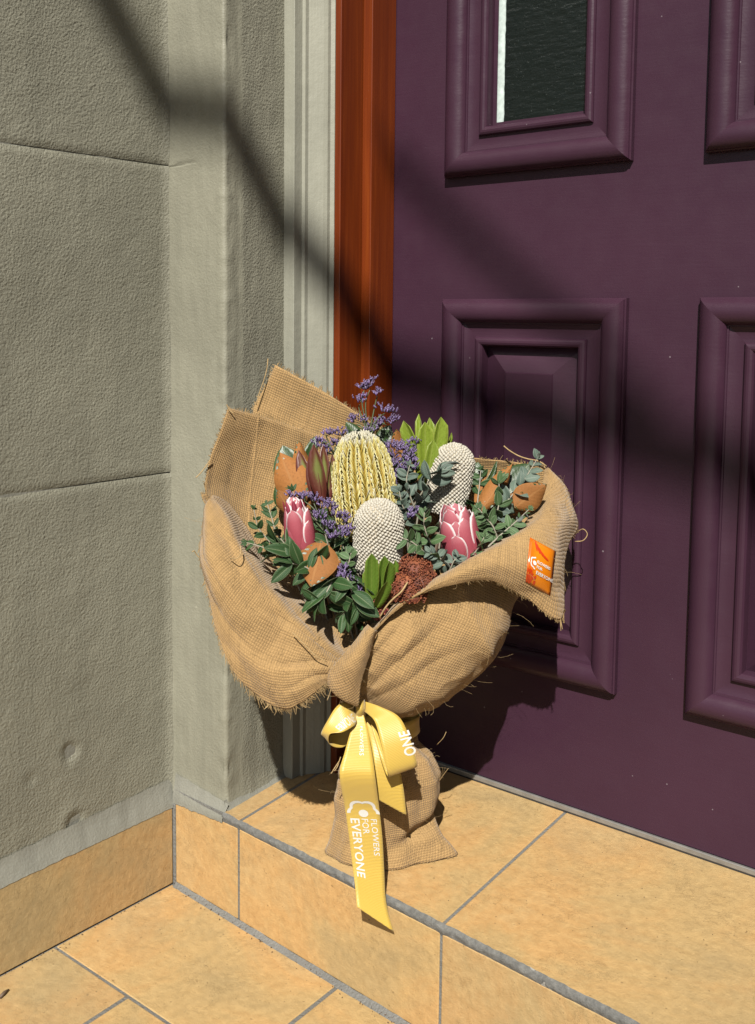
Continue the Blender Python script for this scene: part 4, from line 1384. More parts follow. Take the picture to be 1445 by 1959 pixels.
for k in range(16):
    cx, cy = rng.uniform(.0, .36), rng.uniform(.70, .95)
    if cx+cy > 1.28: continue
    reds.append(petal(cx, cy, -1.4+cx*1.1, .055, .028))
for k in range(9): ors.append(petal(.10+.05*(k % 3), .50+.05*k*.6, -1.2+.1*k, .07, .024))
for k in range(5): reds.append(petal(.26+.09*k, .12+.035*k, 1.2-.22*k, .11, .026))
st_poly('petal_print', reds, 'petal_red', 0.0019)
st_poly('petal_print', ors, 'petal_orange', 0.0018)
def st_text(items):
    mb = MB()
    for txt, u0, v0, size, sq in items:
        vs, fs = text_mesh(txt, 0.025, 1.0)
        mb.add([st_pt(min(.99, u0+q[0]*size*sq), v0-(q[1])*size, 0.0022) for q in vs], fs)
    return mb
st_text([('FLOWERS', .34, .47, .085, 1.35), ('FOR', .34, .575, .085, 1.35), ('EVERYONE', .34, .70, .100, 1.32)]).build('lettering', M['ink'], stk)
ring = MB()
vs, fs = [], []
for i in range(41):
    a = -1.75+3.5*i/40
    k = 1+.2*abs(math.sin(a*2.6))
    for r in (.085*k, .112*k): vs.append(st_pt(.235-r*math.cos(a)*1.3+.02, .50+r*math.sin(a), .0022))
for i in range(40): fs.append((2*i, 2*i+1, 2*i+3, 2*i+2))
ring.add(vs, fs)
vs = [st_pt(.255, .50, .0022)]+[st_pt(.255+.052*math.cos(2*math.pi*i/20)*1.3, .50+.045*math.sin(2*math.pi*i/20), .0022) for i in range(20)]
ring.add(vs, [(0, 1+i, 1+(i+1) % 20) for i in range(20)])
ring.build('print', M['ink'], stk)

# ================================================================== FLOWERS AND LEAVES
rg = random.Random(11)
TIE = P(738, 1352, .0)
TOSUN = np.array(SUN)
TOCAM = -FH*0.9+np.array([0, 0, 0.45])

def leaf_mesh(name, mats, w=0.5, belly=0.42, fold=0.12, curl=0.18, tip=1.6, nl=9, base=0.7, wav=0.0, thick=0.006, cup=0.0):
    """unit-long leaf along +x, upper face first material, lower face second"""
    mb = MB()
    us = np.linspace(0, 1, nl)
    vs_ = np.array([-1, -0.5, 0, 0.5, 1.0])
    def wid(u):
        k = (u**base)*((1-u)**(1/tip))
        um = base/(base+1/tip)
        return w*0.5*k/((um**base)*((1-um)**(1/tip)))
    for side, mi in ((1, 0), (-1, 1)):
        G, U = [], []
        for u in us:
            h = max(wid(u), 0.012 if u < 0.5 else 0.004)
            row, ur = [], []
            for v in vs_:
                y = v*h
                z = fold*abs(v)*h*1.6 - curl*u*u + cup*(v*v)*h + wav*math.sin(u*9+v*2)*abs(v) + side*thick*0.5
                row.append((u, y, z)); ur.append((u, (v+1)/2))
            G.append(row); U.append(ur)
        mb.grid(G, U, flip=side < 0, mat=mi)
    # close the rim
    b0 = 0; n = nl*5
    for e in (0, 4):
        for i in range(nl-1):
            a, b = i*5+e, (i+1)*5+e
            q = (a, b, n+b, n+a)
            mb.f.append(q if e == 0 else q[::-1]); mb.m.append(0)
    return mb.mesh(name, mats)

def frame(pos, d, nrm, sx, sy=None, sz=None):
    d = np.array(d, float); d /= np.linalg.norm(d)+1e-12
    nrm = np.array(nrm, float); z = nrm-d*(nrm @ d)
    if np.linalg.norm(z) < 1e-6: z = np.cross(d, [0.3, 0.5, 0.8])
    z /= np.linalg.norm(z); y = np.cross(z, d)
    sy = sx if sy is None else sy; sz = sx if sz is None else sz
    return Matrix(((d[0]*sx, y[0]*sy, z[0]*sz, pos[0]), (d[1]*sx, y[1]*sy, z[1]*sz, pos[1]),
                   (d[2]*sx, y[2]*sy, z[2]*sz, pos[2]), (0, 0, 0, 1)))

LM = {}
for k, (m1, m2, ww) in {'dark': ('euc_dark', 'euc_dark_under', .48), 'grey': ('euc_grey', 'euc_grey_under', .60), 'soft': ('euc_soft', 'euc_grey_under', .52)}.items():
    LM[k] = [leaf_mesh('leaf', [M[m1], M[m2]], w=ww*random.uniform(.85, 1.1), fold=random.uniform(.1, .35), curl=random.uniform(-.1, .34), tip=1.22, base=.75, wav=0.012) for _ in range(5)]
LM['mag'] = [leaf_mesh('leaf', [M['mag_brown'], M['mag_green']], w=.46, fold=-.28, curl=c*1.8, tip=0.95, base=.8, wav=.035, nl=12) for c in (.05, -.12, .16)]
LM['magg'] = [leaf_mesh('leaf', [M['mag_green'], M['mag_brown']], w=.50, fold=.2, curl=c, tip=1.15, base=.75, wav=.012, nl=12) for c in (.08, .2)]
LM['leu'] = [leaf_mesh('bract', [M['leu_green'], M['leu_green']], w=.28, fold=.2, curl=c, tip=2.8, base=.45, cup=.5) for c in (-.08, .06)]
LM['leu2'] = [leaf_mesh('bract', [M['leu_green2'], M['leu_green2']], w=.28, fold=.2, curl=c, tip=3.4, base=.40, cup=.5) for c in (-.08, .06)]
LM['leur'] = [leaf_mesh('bract', [M['leu_red'], M['leu_red']], w=.30, fold=.2, curl=c, tip=1.35, base=.7, cup=.5) for c in (-.06, .05)]

def stem(root, pts, r0, r1, mat='stem', n=5, name='stem'):
    mb = MB()
    k = len(pts)
    mb.tube(pts, [r0+(r1-r0)*i/(k-1) for i in range(k)], n)
    return mb.build(name, M[mat], root)

def down_to_tie(p, n=6):
    """hidden lower stem from p to the tie point"""
    t = TIE+np.array([rg.uniform(-.012, .012), rg.uniform(-.012, .012), 0.004])
    mid = (np.array(p)+t)/2+np.array([0, 0, -.02])
    return [t, mid, np.array(p)]

def put_leaf(root, me, pos, d, nrm, L, wk=1.0):
    return link(me.name.split('.')[0], me, root, mw=frame(pos, d, nrm, L, L*wk, L))

def sprig(label, path, kind, n, L, group='gum leaf sprigs in the bouquet', name='gum_sprig', cat='sprig', stem_mat='stem_pale', face=None, spread=0.85, tipL=0.45, jit=0.55, start=0.12):
    """opposite leaves along a stem given in (px, py, depth) points, bottom to tip; L in metres"""
    pp = [P(*q) for q in path]
    root = thing(name, label, cat, pp[0], group)
    sp = spline(pp, 24)
    full = spline(down_to_tie(sp[0]), 6)[:-1]+sp
    stem(root, full, .0015, .0006, stem_mat)
    face = TOCAM*0.6+TOSUN*0.6 if face is None else face
    for i in range(n):
        t = start+(1-start)*i/max(1, n-1)
        a = t*(len(sp)-1); k = min(int(a), len(sp)-2)
        p = sp[k]+(sp[k+1]-sp[k])*(a-k)
        tg = sp[k+1]-sp[k]; tg /= np.linalg.norm(tg)+1e-9
        fn = face+np.array([rg.gauss(0, jit) for _ in range(3)])
        side = np.cross(tg, fn); side /= np.linalg.norm(side)+1e-9
        if i % 2: # decussate pairs
            fwd = np.cross(side, tg); side = (side*0.75+fwd*0.65*(1 if rg.random() < .7 else -1))
            side /= np.linalg.norm(side)
        sc = L*(1-(1-tipL)*t**2)*rg.uniform(.68, 1.2)
        for s in (1, -1):
            d = side*s*spread+tg*rg.uniform(.15, .9)+np.array([rg.gauss(0, .26) for _ in range(3)])
            nn = fn+tg*(-.35)+np.array([rg.gauss(0, jit*.8) for _ in range(3)])
            put_leaf(root, rg.choice(LM[kind]), p, d, nn, sc, rg.uniform(.85, 1.12))
    # closed tip
    tg = sp[-1]-sp[-3]
    for k in range(3):
        d = tg/np.linalg.norm(tg)+np.array([rg.gauss(0, .35) for _ in range(3)])
        put_leaf(root, rg.choice(LM[kind]), sp[-1], d, face+np.array([rg.gauss(0, .5) for _ in range(3)]), L*tipL*.8, .8)
    return root

def axis_of(base, top):
    b, t = P(*base), P(*top)
    a = t-b; L = np.linalg.norm(a); a /= L
    s = np.cross(a, FH); s /= np.linalg.norm(s); f = np.cross(s, a)
    return b, t, a, L, s, f

# ---------------- white banksias
def white_banksia(label, base, top, R, taper=0.94):
    b, t, a, L, s, f = axis_of(base, top)
    root = thing('white_banksia', label, 'banksia flower', b, 'cream banksia cones in the bouquet')
    def rad(u):   # u 0..1 along the axis
        x = u*L; dome = L-R*0.95
        r = R*(taper+(1-taper)*math.sin(math.pi*min(1, u*1.1)))
        if x > dome: r *= math.sqrt(max(0, 1-((x-dome)/(R*0.95))**2))
        if u < .08: r *= 0.82+0.18*u/.08
        return r
    mb = MB()
    G = []
    for i in range(18):
        u = i/17*0.985
        r = max(rad(u)-.0009, .0003)
        G.append([b+a*L*u+(s*math.cos(2*math.pi*j/20)+f*math.sin(2*math.pi*j/20))*r for j in range(21)])
    mb.grid(G); mb.build('cone', M['core_white'], root)
    # spiral of pearl-like buds, evenly spaced over the surface
    mb = MB()
    us = np.linspace(0, 1, 400)
    rr = np.array([rad(u) for u in us])
    ds = np.sqrt((L/399)**2+np.gradient(rr)**2)
    area = np.concatenate([[0], np.cumsum((rr[1:]+rr[:-1])*math.pi*ds[1:])])
    sp_ = 0.0037
    n = int(area[-1]/(sp_*sp_))
    for k in range(n):
        u = float(np.interp((k+.5)/n*area[-1], area, us))
        th = k*2.399963
        r = rad(u)
        dr = (rad(min(1, u+.004))-rad(max(0, u-.004)))/((min(1, u+.004)-max(0, u-.004))*L)
        o = s*math.cos(th)+f*math.sin(th)
        if o @ FH > 0.75 and u < .8: continue
        nrm = o-a*dr; nrm /= np.linalg.norm(nrm)
        nrm = nrm+a*0.35+np.array([rg.gauss(0, .08) for _ in range(3)])
        c = b+a*(L*u+rg.gauss(0, .00022))+o*(r+rg.gauss(0, .0002))+np.cross(a, o)*rg.gauss(0, .00022)
        k_ = rg.uniform(.86, 1.04)
        mb.blob(c-nrm*.0010, nrm, .00218*k_, rg.uniform(.0025, .0032), 6, 4)
    mb.build('florets', M['bead_white'], root, kind='stuff')
    stem(root, spline(down_to_tie(b), 6), .004, .004, 'stem_brown', 6)
white_banksia('cream white banksia cone at the front, below the yellow banksia', (722, 1092, -.062), (727, 955, -.066), .0283)
white_banksia('cream white banksia cone leaning right against the green conebush at the back', (846, 985, .004), (876, 849, .018), .0262)

# ---------------- yellow banksia
def yellow_banksia(label, base, top, R):
    b, t, a, L, s, f = axis_of(base, top)
    root = thing('yellow_banksia', label, 'banksia flower', b)
    def rad(u):
        x = u*L; dome = L-R*1.25
        r = R*(0.90+.10*math.sin(math.pi*min(1, u*1.2)))
        if x > dome: r *= max(0, 1-((x-dome)/(R*1.25))**2.2)**.5
        return r
    mb = MB()
    G = []
    for i in range(16):
        u = i/15*.99
        r = max(rad(u)*.86, .0003)
        G.append([b+a*L*u*.97+(s*math.cos(2*math.pi*j/20)+f*math.sin(2*math.pi*j/20))*r for j in range(21)])
    mb.grid(G); mb.build('cone', M['core'], root)
    m1, m2 = MB(), MB()
    NR = 40                                   # upright rows, in pairs that splay from each other
    for row in range(NR):
        th0 = 2*math.pi*(row//2)/(NR/2)+(0.024 if row % 2 else -0.024)
        o0 = s*math.cos(th0)+f*math.sin(th0)
        if o0 @ FH > .6: continue
        nk = 84
        for k in range(nk):
            u = (k+.5+rg.uniform(-.2, .2))/nk
            r = rad(u)
            th = th0+rg.gauss(0, .012)
            if r < R*.25: th += rg.uniform(-.5, .5)
            o = s*math.cos(th)+f*math.sin(th)
            tang = (np.cross(a, o))*(1 if row % 2 else -1)
            p0 = b+a*(L*u*.97)+o*r*.86
            ln = .0125*rg.uniform(.85, 1.12)
            up = .75+.25*u
            p1 = p0+o*ln*.36+a*ln*.28+tang*.0012
            p2 = p0+o*ln*.54*(1.1-.45*u)+a*ln*.70*up+tang*.0030
            p3 = p0+o*ln*.60*(1.1-.60*u)+a*ln*1.14*up+tang*.0050+np.array([rg.gauss(0, .0004) for _ in range(3)])
            (m2 if u > .92 or rg.random() < .05 else m1).tube([p0, p1, p2, p3], [.00050, .00048, .00046, .00066], 4)
    for k in range(170):                      # brush of pale tips on the crown
        th, q = rg.uniform(0, 2*math.pi), math.sqrt(rg.random())*R*.62
        o = s*math.cos(th)+f*math.sin(th)
        p0 = b+a*L*(1-.26*(q/R)**2-.06)+o*q
        d = a+o*(.25*q/R)+np.array([rg.gauss(0, .12) for _ in range(3)])
        m2.tube([p0, p0+d*.006, p0+d*.0115+o*.0006], [.0006, .0006, .0008], 4)
    m1.build('florets', M['style_yellow'], root, kind='stuff')
    m2.build('florets', M['style_pale'], root, kind='stuff')
    stem(root, spline(down_to_tie(b), 6), .004, .004, 'stem_brown', 6)
yellow_banksia('tall golden yellow banksia brush standing in the middle of the bouquet', (708, 1035, -.025), (687, 842, .006), .0368)

# ---------------- proteas
PET = [leaf_mesh('bract', [M['protea'], M['protea']], w=.62, fold=.0, curl=c, tip=2.0, base=.5, cup=-.36, nl=11, thick=.02) for c in (.20, .13)]
PIN = [leaf_mesh('bract', [M['protea_in'], M['protea_in']], w=.30, fold=.0, curl=.12, tip=1.6, base=.6, cup=-.6, nl=8)]
def protea(label, base, top, R, open_=0.0):
    b, t, a, L, s, f = axis_of(base, top)
    root = thing('protea', label, 'protea flower', b, 'pink protea heads in the bouquet')
    mb = MB()
    G = []
    for i in range(14):
        u = i/13
        r = R*(.30+.24*math.sin(math.pi*min(1, u*.95+.05))) if u < .85 else R*.36*math.sqrt(max(0, 1-((u-.85)/.16)**2))+.0003
        G.append([b+a*L*.88*u+(s*math.cos(2*math.pi*j/18)+f*math.sin(2*math.pi*j/18))*r for j in range(19)])
    mb.grid(G); mb.build('flower_head', M['protea_in'], root)
    for ring, (n, u0, rr, Lb, tilt) in enumerate(((8, .16, .42, .86, .03), (9, .08, .54, .90, .10), (9, .0, .62, .80, .18), (9, -.06, .62, .58, .20), (8, -.10, .52, .36, .30))):
        for k in range(n):
            th = 2*math.pi*(k+.5*(ring % 2))/n+rg.gauss(0, .06)
            o = s*math.cos(th)+f*math.sin(th)
            p = b+a*L*u0+o*R*rr
            d = a+o*(tilt-.10+open_)+np.array([rg.gauss(0, .03) for _ in range(3)])
            me = PET[k % 2]
            put_leaf(root, me, p, d, o, L*Lb*rg.uniform(.92, 1.06), R*(1.25 if ring < 3 else 1.1)/(L*Lb))
    for k in range(16):
        th = 2*math.pi*k/16
        o = s*math.cos(th)+f*math.sin(th)
        put_leaf(root, PIN[0], b+a*L*.55+o*R*.40, a+o*(.16-.3*(k % 2)), o, L*.40, .9)
    stem(root, spline(down_to_tie(b), 6), .004, .004, 'stem_brown', 6)
protea('pink protea head with white edged bracts on the left among magnolia leaves', (578, 1048, -.058), (560, 950, -.056), .0285)
protea('crimson pink protea head with white edged bracts on the right near the collar', (888, 1068, -.056), (866, 968, -.052), .0345, .05)

# ---------------- conebushes
def conebush(label, spec, kind, base, group='conebush heads in the bouquet'):
    """spec: list of (bottom px, top px, width px) bracts"""
    root = thing('conebush', label, 'conebush stem', P(*base), group)
    stem(root, spline(down_to_tie(P(*base)), 6), .003, .0025)
    for k, (b, t, wpx) in enumerate(spec):
        pb, pt_ = P(*b), P(*t)
        d = pt_-pb; L = np.linalg.norm(d)
        wm = wpx/1545*1.0
        put_leaf(root, LM[kind][k % 2], pb, d, TOCAM+RH*((t[0]-base[0])/60)*.9+np.array([rg.gauss(0, .1) for _ in range(3)]), L, wm/(L*.30))
    return root
conebush('yellow green conebush head with upright bracts at the back behind the white banksia',
         [((812, 905, .030), (775, 803, .032), 30), ((812, 900, .040), (800, 792, .044), 16), ((815, 915, .020), (812, 806, .018), 36), ((822, 905, .034), (823, 799, .038), 22),
          ((828, 915, .022), (840, 797, .026), 34), ((816, 930, .010), (830, 842, .004), 28), ((832, 905, .034), (860, 826, .036), 10), ((808, 925, .020), (796, 868, .012), 14)], 'leu', (818, 940, .022))
conebush('bright green conebush head at the front beside the russet sedum',
         [((711, 1150, -.094), (711, 1055, -.104), 28), ((723, 1150, -.086), (727, 1053, -.088), 16), ((727, 1140, -.090), (734, 1060, -.098), 24), ((738, 1140, -.082), (748, 1054, -.084), 20),
          ((735, 1140, -.094), (742, 1070, -.106), 24), ((745, 1130, -.086), (758, 1072, -.090), 16), ((716, 1165, -.102), (739, 1108, -.116), 26), ((706, 1150, -.086), (699, 1090, -.092), 14)], 'leu2', (718, 1160, -.092))
conebush('dark red conebush head with olive centre left of the yellow banksia',
         [((620, 962, -.014), (603, 848, -.018), 34), ((612, 965, -.008), (592, 872, -.012), 26), ((624, 960, -.002), (618, 850, .004), 22), ((606, 960, -.002), (570, 862, .004), 30), ((626, 965, -.008), (634, 868, -.002), 18)], 'leur', (617, 975, -.012))

# ---------------- magnolia leaves
def magnolia(label, leaves, base):
    root = thing('magnolia_twig', label, 'magnolia twig', P(*base), 'magnolia twigs in the bouquet')
    stem(root, spline(down_to_tie(P(*base)), 6), .002, .0016, 'stem_brown')
    for k, (b, t, wpx, side, tilt) in enumerate(leaves):
        pb, pt_ = P(*b), P(*t)
        d = pt_-pb; L = np.linalg.norm(d)
        put_leaf(root, rg.choice(LM['mag' if side else 'magg']), pb, d, TOCAM+RH*tilt, L, (wpx*1.2/1545)/(L*.48))
    return root
magnolia('large copper backed magnolia leaves at the left beside the pink protea',
         [((580, 968, -.014), (531, 868, -.008), 60, 1, -.3), ((585, 940, .004), (574, 842, .010), 34, 1, .2), ((572, 945, .010), (540, 852, .020), 52, 0, -.2), ((560, 985, -.014), (530, 938, -.014), 30, 1, -.4),
          ((560, 980, .012), (527, 925, .014), 34, 0, -.6), ((596, 975, -.004), (576, 905, -.006), 24, 1, .5), ((575, 930, .03), (604, 838, .026), 28, 0, .2)], (585, 985, -.010))
magnolia('folded copper magnolia leaf low at the front left above the burlap flap',
         [((614, 1034, -.080), (599, 1124, -.096), 64, 1, -.2), ((652, 1070, -.086), (598, 1092, -.094), 36, 1, .5)], (620, 1050, -.070))
magnolia('orange copper magnolia leaves at the right in front of the burlap',
         [((916, 984, -.042), (985, 884, -.032), 32, 1, .1), ((985, 972, -.040), (1042, 926, -.034), 46, 1, .4), ((908, 968, -.010), (943, 905, .0), 11, 1, .6),
          ((970, 950, .0), (1012, 884, .008), 44, 0, -.1), ((920, 950, .006), (954, 883, .012), 14, 0, .6), ((975, 985, -.03), (1000, 940, -.03), 40, 1, 0), ((905, 930, .012), (914, 882, .02), 30, 0, -.2)], (940, 990, -.020))
magnolia('copper and glossy green magnolia leaves behind the yellow banksia top',
         [((775, 885, .045), (754, 822, .050), 34, 1, .1), ((725, 860, .05), (746, 812, .055), 26, 0, -.3), ((690, 850, .05), (666, 805, .055), 26, 0, .3), ((752, 850, .05), (730, 822, .05), 24, 0, .4)], (745, 890, .045))

# ---------------- gum sprigs
S = sprig
S('thin dark green gum sprig rising against the burlap at far left', [(545, 1070, -.052), (515, 1035, -.048), (495, 1010, -.046), (486, 975, -.044)], 'dark', 6, .019)
S('dark green gum sprig pointing left just over the burlap flap', [(580, 1085, -.070), (540, 1065, -.070), (505, 1048, -.068), (472, 1038, -.062)], 'dark', 7, .022)
S('dark green gum sprig with long leaves under the left protea', [(610, 1085, -.076), (585, 1068, -.078), (565, 1062, -.078), (545, 1045, -.074)], 'dark', 4, .034, tipL=.9)
S('dark green gum sprig with upright leaf tips at the left edge', [(560, 1060, -.058), (530, 1020, -.052), (520, 990, -.046), (512, 965, -.04)], 'dark', 6, .018)
S('green gum sprig hanging below the folded copper leaf', [(640, 1115, -.080), (610, 1102, -.088), (585, 1085, -.090), (560, 1078, -.088)], 'dark', 5, .034, tipL=.9)
S('broad leaved green gum sprig drooping lowest at the front left', [(640, 1105, -.084), (628, 1128, -.094), (620, 1142, -.098), (612, 1150, -.098)], 'dark', 4, .036, tipL=.8)
S('broad leaved green gum sprig at the front centre over the burlap', [(660, 1090, -.082), (668, 1115, -.094), (676, 1140, -.098), (684, 1162, -.098)], 'dark', 5, .034, tipL=.8)
S('small dark gum sprig in the gap under the front white banksia', [(650, 1120, -.076), (662, 1095, -.08), (668, 1075, -.08), (672, 1058, -.078)], 'soft', 5, .022)
S('dark gum sprig low beside the red sedum', [(690, 1130, -.078), (674, 1150, -.090), (664, 1166, -.090), (656, 1176, -.088)], 'dark', 4, .030, tipL=.8)
S('grey gum sprig beside the purple statice right of the yellow banksia', [(800, 985, -.012), (785, 950, -.014), (778, 920, -.012), (784, 890, -.008)], 'grey', 9, .020)
S('broad silver gum leaves crossing in front of the back white banksia', [(790, 970, -.020), (806, 945, -.026), (822, 920, -.030), (838, 905, -.032)], 'grey', 4, .032, tipL=.8)
S('grey gum sprig in the shade between the two white banksias', [(800, 1010, -.030), (780, 985, -.034), (770, 965, -.034), (764, 940, -.030)], 'grey', 6, .025)
S('sage green gum sprig left of the right protea', [(835, 1060, -.060), (820, 1030, -.068), (812, 1005, -.070), (812, 980, -.068)], 'soft', 8, .020)
S('sage green gum sprig with one broad leaf beside the front white banksia', [(830, 1075, -.068), (805, 1050, -.076), (785, 1035, -.078), (770, 1030, -.076)], 'soft', 6, .026)
S('pale gum sprig tucked above the russet sedum', [(870, 1090, -.076), (850, 1075, -.086), (835, 1062, -.088), (824, 1058, -.088)], 'grey', 5, .022)
S('grey gum sprig below the right protea at the collar edge', [(850, 1110, -.080), (862, 1088, -.088), (868, 1074, -.090), (874, 1068, -.090)], 'grey', 5, .020)
S('sage gum sprig at the lower right of the right protea', [(890, 1085, -.074), (905, 1062, -.084), (918, 1046, -.086), (926, 1028, -.084)], 'soft', 6, .022)
S('long pale stemmed gum sprig reaching to the top right of the burlap', [(930, 1000, -.030), (965, 965, -.034), (1000, 922, -.024), (1028, 878, -.010)], 'grey', 10, .020, tipL=.6)
S('sage gum sprig filling the hollow at the right of the bouquet', [(955, 1040, -.055), (945, 1010, -.056), (930, 990, -.054), (915, 972, -.050)], 'soft', 10, .019)
S('sage gum sprig along the rolled collar at far right', [(930, 1050, -.062), (962, 1020, -.060), (985, 1000, -.056), (1012, 975, -.050)], 'soft', 10, .018)
S('dark stemmed gum sprig right of the back white banksia', [(912, 1000, -.016), (914, 960, -.008), (918, 925, .0), (920, 900, .006)], 'dark', 6, .022)
S('sage gum sprig crossing the orange leaves at right', [(940, 1020, -.045), (950, 985, -.046), (955, 960, -.042), (955, 925, -.034)], 'soft', 5, .026, tipL=.8)
S('dark gum sprig behind the left protea', [(610, 1010, -.035), (600, 985, -.036), (575, 965, -.034), (560, 940, -.03)], 'dark', 3, .028)
S('dark gum sprig between the left protea and the front white banksia', [(640, 1080, -.058), (630, 1050, -.060), (622, 1020, -.058), (612, 985, -.054)], 'dark', 6, .024)
S('dark gum sprig deep under the front white banksia', [(700, 1120, -.066), (680, 1090, -.066), (665, 1070, -.064), (655, 1040, -.06)], 'dark', 7, .026)
S('dark gum sprig deep in the centre right', [(840, 1050, -.045), (850, 1010, -.044), (900, 1020, -.045), (915, 1010, -.044)], 'dark', 8, .028)
S('dark gum sprig deep behind the right protea', [(870, 1010, -.02), (905, 1000, -.026), (940, 985, -.026), (960, 960, -.02)], 'dark', 8, .028)
S('dark gum sprig deep in the left hollow', [(600, 1080, -.05), (570, 1060, -.048), (545, 1040, -.044), (530, 1020, -.038)], 'dark', 8, .026)
S('dark gum sprig deep in the hollow above the knot', [(690, 1200, -.062), (680, 1180, -.072), (672, 1165, -.076), (700, 1160, -.076)], 'dark', 8, .026)
S('dark gum sprig deep below the yellow banksia', [(700, 1080, -.03), (660, 1040, -.03), (640, 1010, -.026), (620, 1000, -.02)], 'dark', 9, .028)
S('dark gum sprig deep behind the purple statice', [(770, 1000, .01), (770, 950, .012), (775, 910, .014), (780, 880, .02)], 'dark', 9, .026)

# ---------------- statice
def statice(label, base, clusters, stem_mat='stem'):
    """clusters: (px, py, dd, width px, height px, tilt px)"""
    pb = P(*base)
    root = thing('statice_sprig', label, 'statice', pb, 'purple statice sprigs in the bouquet')
    mb = MB(); ms = MB()
    ms.tube(spline(down_to_tie(pb), 6), [.0012]*6, 5)
    for (x, y, dd, wpx, hpx, tl) in clusters:
        c = P(x, y, dd)
        mid = (pb+c)/2+(c-pb)*.15+np.array([rg.gauss(0, .003) for _ in range(3)])
        ms.tube(spline([pb, mid, P(x-tl*.2, y+hpx*.5+4, dd+.002)], 8), [.0011-.0005*i/7 for i in range(8)], 4)
        n = int(6+wpx*hpx*0.055)
        for k in range(n):
            u, v = rg.uniform(-1, 1), rg.uniform(-1, 1)
            if u*u+v*v > 1.1: continue
            p = P(x+u*wpx*.5, y+v*hpx*.5+u*tl*.5, dd+rg.uniform(-.005, .005))
            up = np.array([0, 0, 1.0])*.8+TOCAM*.3+RH*u*.7+np.array([rg.gauss(0, .3) for _ in range(3)])
            up /= np.linalg.norm(up)
            q = p-up*.003
            # calyx cup and a paler flared mouth
            mb.blob(p, up, rg.uniform(.0009, .0013), rg.uniform(.0020, .0030), 5, 4)
            for e in range(3):
                d = up*.8+np.array([rg.gauss(0, .5) for _ in range(3)])
                mb.blob(p+up*.0018+d*.0010, d, .0006, .0012, 4, 3)
            if k % 3 == 0: ms.tube([P(x+u*wpx*.2, y+hpx*.5, dd+.001), q], .0004, 3, cap=False)
    mb.build('florets', M['statice'], root, kind='stuff')
    ms.build('stem', M[stem_mat], root)
statice('tall purple statice sprig rising highest above the yellow banksia', (706, 835, .030),
        [(706, 732, .030, 30, 16, -14), (722, 748, .030, 16, 12, -3), (688, 762, .032, 28, 14, -6), (738, 781, .030, 44, 12, 8), (697, 738, .030, 26, 10, 0), (740, 803, .030, 48, 14, -4), (683, 801, .032, 38, 14, 2), (708, 818, .032, 30, 12, 0), (724, 812, .03, 20, 14, -8)], 'stem')
statice('purple statice sprig against the burlap left of the yellow banksia top', (640, 870, .030),
        [(628, 826, .030, 30, 8, -4), (652, 826, .030, 24, 14, 0), (612, 846, .026, 34, 16, 6), (625, 858, .024, 20, 14, 4), (622, 872, .02, 16, 12, 0), (640, 845, .03, 16, 12, 0)])
statice('dense purple statice clusters right of the yellow banksia', (775, 930, .002),
        [(760, 852, .012, 36, 16, 0), (792, 846, .012, 24, 14, -4), (778, 860, .008, 40, 16, 0), (752, 868, .008, 24, 14, 0), (782, 878, .004, 36, 18, -4), (758, 884, .004, 30, 16, 4), (790, 892, .0, 22, 14, -4), (772, 898, .0, 30, 14, 0), (764, 910, -.002, 22, 12, 0), (752, 925, -.004, 12, 14, 0), (748, 850, .012, 20, 12, 0)])
statice('purple statice trailing over the left protea', (640, 1040, -.060),
        [(556, 946, -.056, 20, 10, 0), (582, 948, -.058, 20, 12, 4), (602, 952, -.058, 22, 14, 6), (622, 962, -.060, 30, 16, 6), (612, 984, -.064, 26, 14, 0), (634, 968, -.062, 22, 14, 8), (660, 990, -.064, 20, 22, 8), (628, 1000, -.066, 24, 12, 6), (650, 1016, -.068, 34, 18, 4), (670, 1014, -.068, 20, 18, -4), (636, 1022, -.072, 24, 14, 4), (642, 985, -.068, 16, 10, 0)])
statice('small purple statice tufts low under the front white banksia', (668, 1130, -.074),
        [(656, 1086, -.086, 18, 16, 0), (662, 1100, -.088, 28, 14, 4), (652, 1102, -.088, 16, 12, 0), (676, 1112, -.088, 14, 10, 0), (690, 1130, -.090, 10, 22, 0), (690, 1145, -.09, 8, 12, 0)])
statice('small purple statice tuft between the white banksias', (790, 1000, -.030), [(790, 978, -.042, 22, 16, 0), (786, 986, -.042, 14, 10, 0)])

# ---------------- sedum
def sedum(label, domes, mat, base):
    root = thing('sedum_head', label, 'sedum flower', P(*base), 'sedum heads in the bouquet')
    stem(root, spline(down_to_tie(P(*base)), 6), .003, .003)
    mb = MB(); mc = MB()
    for (x, y, dd, rx, ry) in domes:
        c = P(x, y, dd)
        R = rx/1545; Rz = ry/1545
        up = np.array([0, 0, 1.0])*.9-FH*.42; up /= np.linalg.norm(up)
        s = RH; f = np.cross(up, s)
        G = []
        for i in range(9):
            u = i/8*math.pi/2
            G.append([c+(s*math.cos(2*math.pi*j/16)+f*math.sin(2*math.pi*j/16))*R*.9*math.cos(u)+up*(Rz*.9*math.sin(u)-Rz*.4) for j in range(17)])
        mc.grid(G)
        n = int(R*R*math.pi*1.7/(.0022**2))
        for k in range(n):
            z = rg.random(); th = rg.uniform(0, 2*math.pi)
            q = math.sqrt(1-z*z)
            o = s*math.cos(th)*q+f*math.sin(th)*q
            lump = 1+.12*noise.noise(Vector(((c+o*R)*110)))
            p = c+o*R*lump+up*(z*Rz*lump-Rz*.4)
            d = o+up*(.5+z)+np.array([rg.gauss(0, .35) for _ in range(3)])
            mb.blob(p, d, rg.uniform(.0007, .0011), rg.uniform(.0012, .0018), 5, 3)
    mc.build('flower_head', M['core'] if False else M[mat], root)
    mb.build('florets', M[mat], root, kind='stuff')
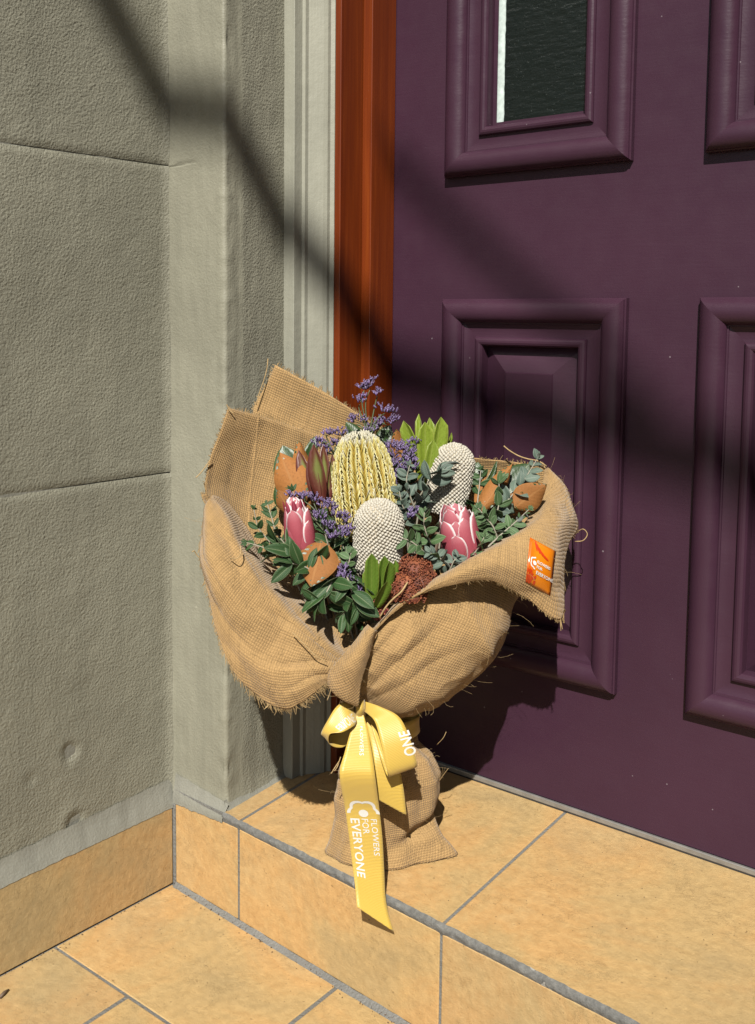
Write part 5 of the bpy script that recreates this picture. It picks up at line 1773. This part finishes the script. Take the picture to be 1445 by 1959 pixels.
sedum('russet brown sedum heads at the front beside the rolled collar',
      [(796, 1080, -.088, 30, 22), (778, 1112, -.094, 32, 26), (808, 1106, -.096, 28, 22), (760, 1128, -.094, 24, 24), (785, 1128, -.098, 30, 20)], 'sedum', (785, 1140, -.085))
sedum('small red and gold sedum cluster low at the front beside the green conebush', [(724, 1150, -.092, 14, 16), (718, 1166, -.094, 12, 14), (730, 1164, -.094, 12, 12), (722, 1178, -.092, 10, 10)], 'sedum_red', (724, 1180, -.085))

# dry twig lying in the corner of the floor
tw = MB(); q0, q1 = on(0, 1908, 2, ZF+.002), on(17, 1893, 2, ZF+.002)
tw.tube([q0, (q0+q1)/2+np.array([0, 0, .001]), q1], [.002, .0022, .0008], 6)
tw.build('fallen_pod', M['stem_brown'], None, label='small dry brown pod on the floor tiles at the bottom left corner', cat='seed pod')

# ---------------- crumbs of grit and leaf swept into the joints
mb = MB()
for k in range(150):
    x = rg.uniform(-.16, .55)
    y = front_y(x)-abs(rg.gauss(.006, .006))-.002
    c = np.array([x, y, ZF+.0012])
    mb.blob(c, [rg.gauss(0, 1), rg.gauss(0, 1), .2], rg.uniform(.0003, .0008), rg.uniform(.0006, .0018), 5, 3)
for k in range(60):
    y = rg.uniform(-.75, -.30); x = wall_x(y)+.0125+abs(rg.gauss(.003, .004))
    mb.blob(np.array([x, y, ZF+.001]), [rg.gauss(0, 1), rg.gauss(0, 1), .2], rg.uniform(.0003, .0007), rg.uniform(.0006, .0016), 5, 3)
for k in range(90):
    x, y = rg.uniform(-.15, .5), rg.uniform(-.8, -.3)
    mb.blob(np.array([x, y, ZF+.0006]), [rg.gauss(0, 1), rg.gauss(0, 1), .1], rg.uniform(.0002, .0005), rg.uniform(.0003, .0009), 5, 3)
for k in range(70):
    x, y = rg.uniform(-.05, .55), rg.uniform(-.28, -.01)
    mb.blob(np.array([x, y, SLOPE*y+.0007]), [rg.gauss(0, 1), rg.gauss(0, 1), .1], rg.uniform(.0002, .0005), rg.uniform(.0003, .0010), 5, 3)
mb.build('grit', M['stem_brown'], None, kind='stuff')
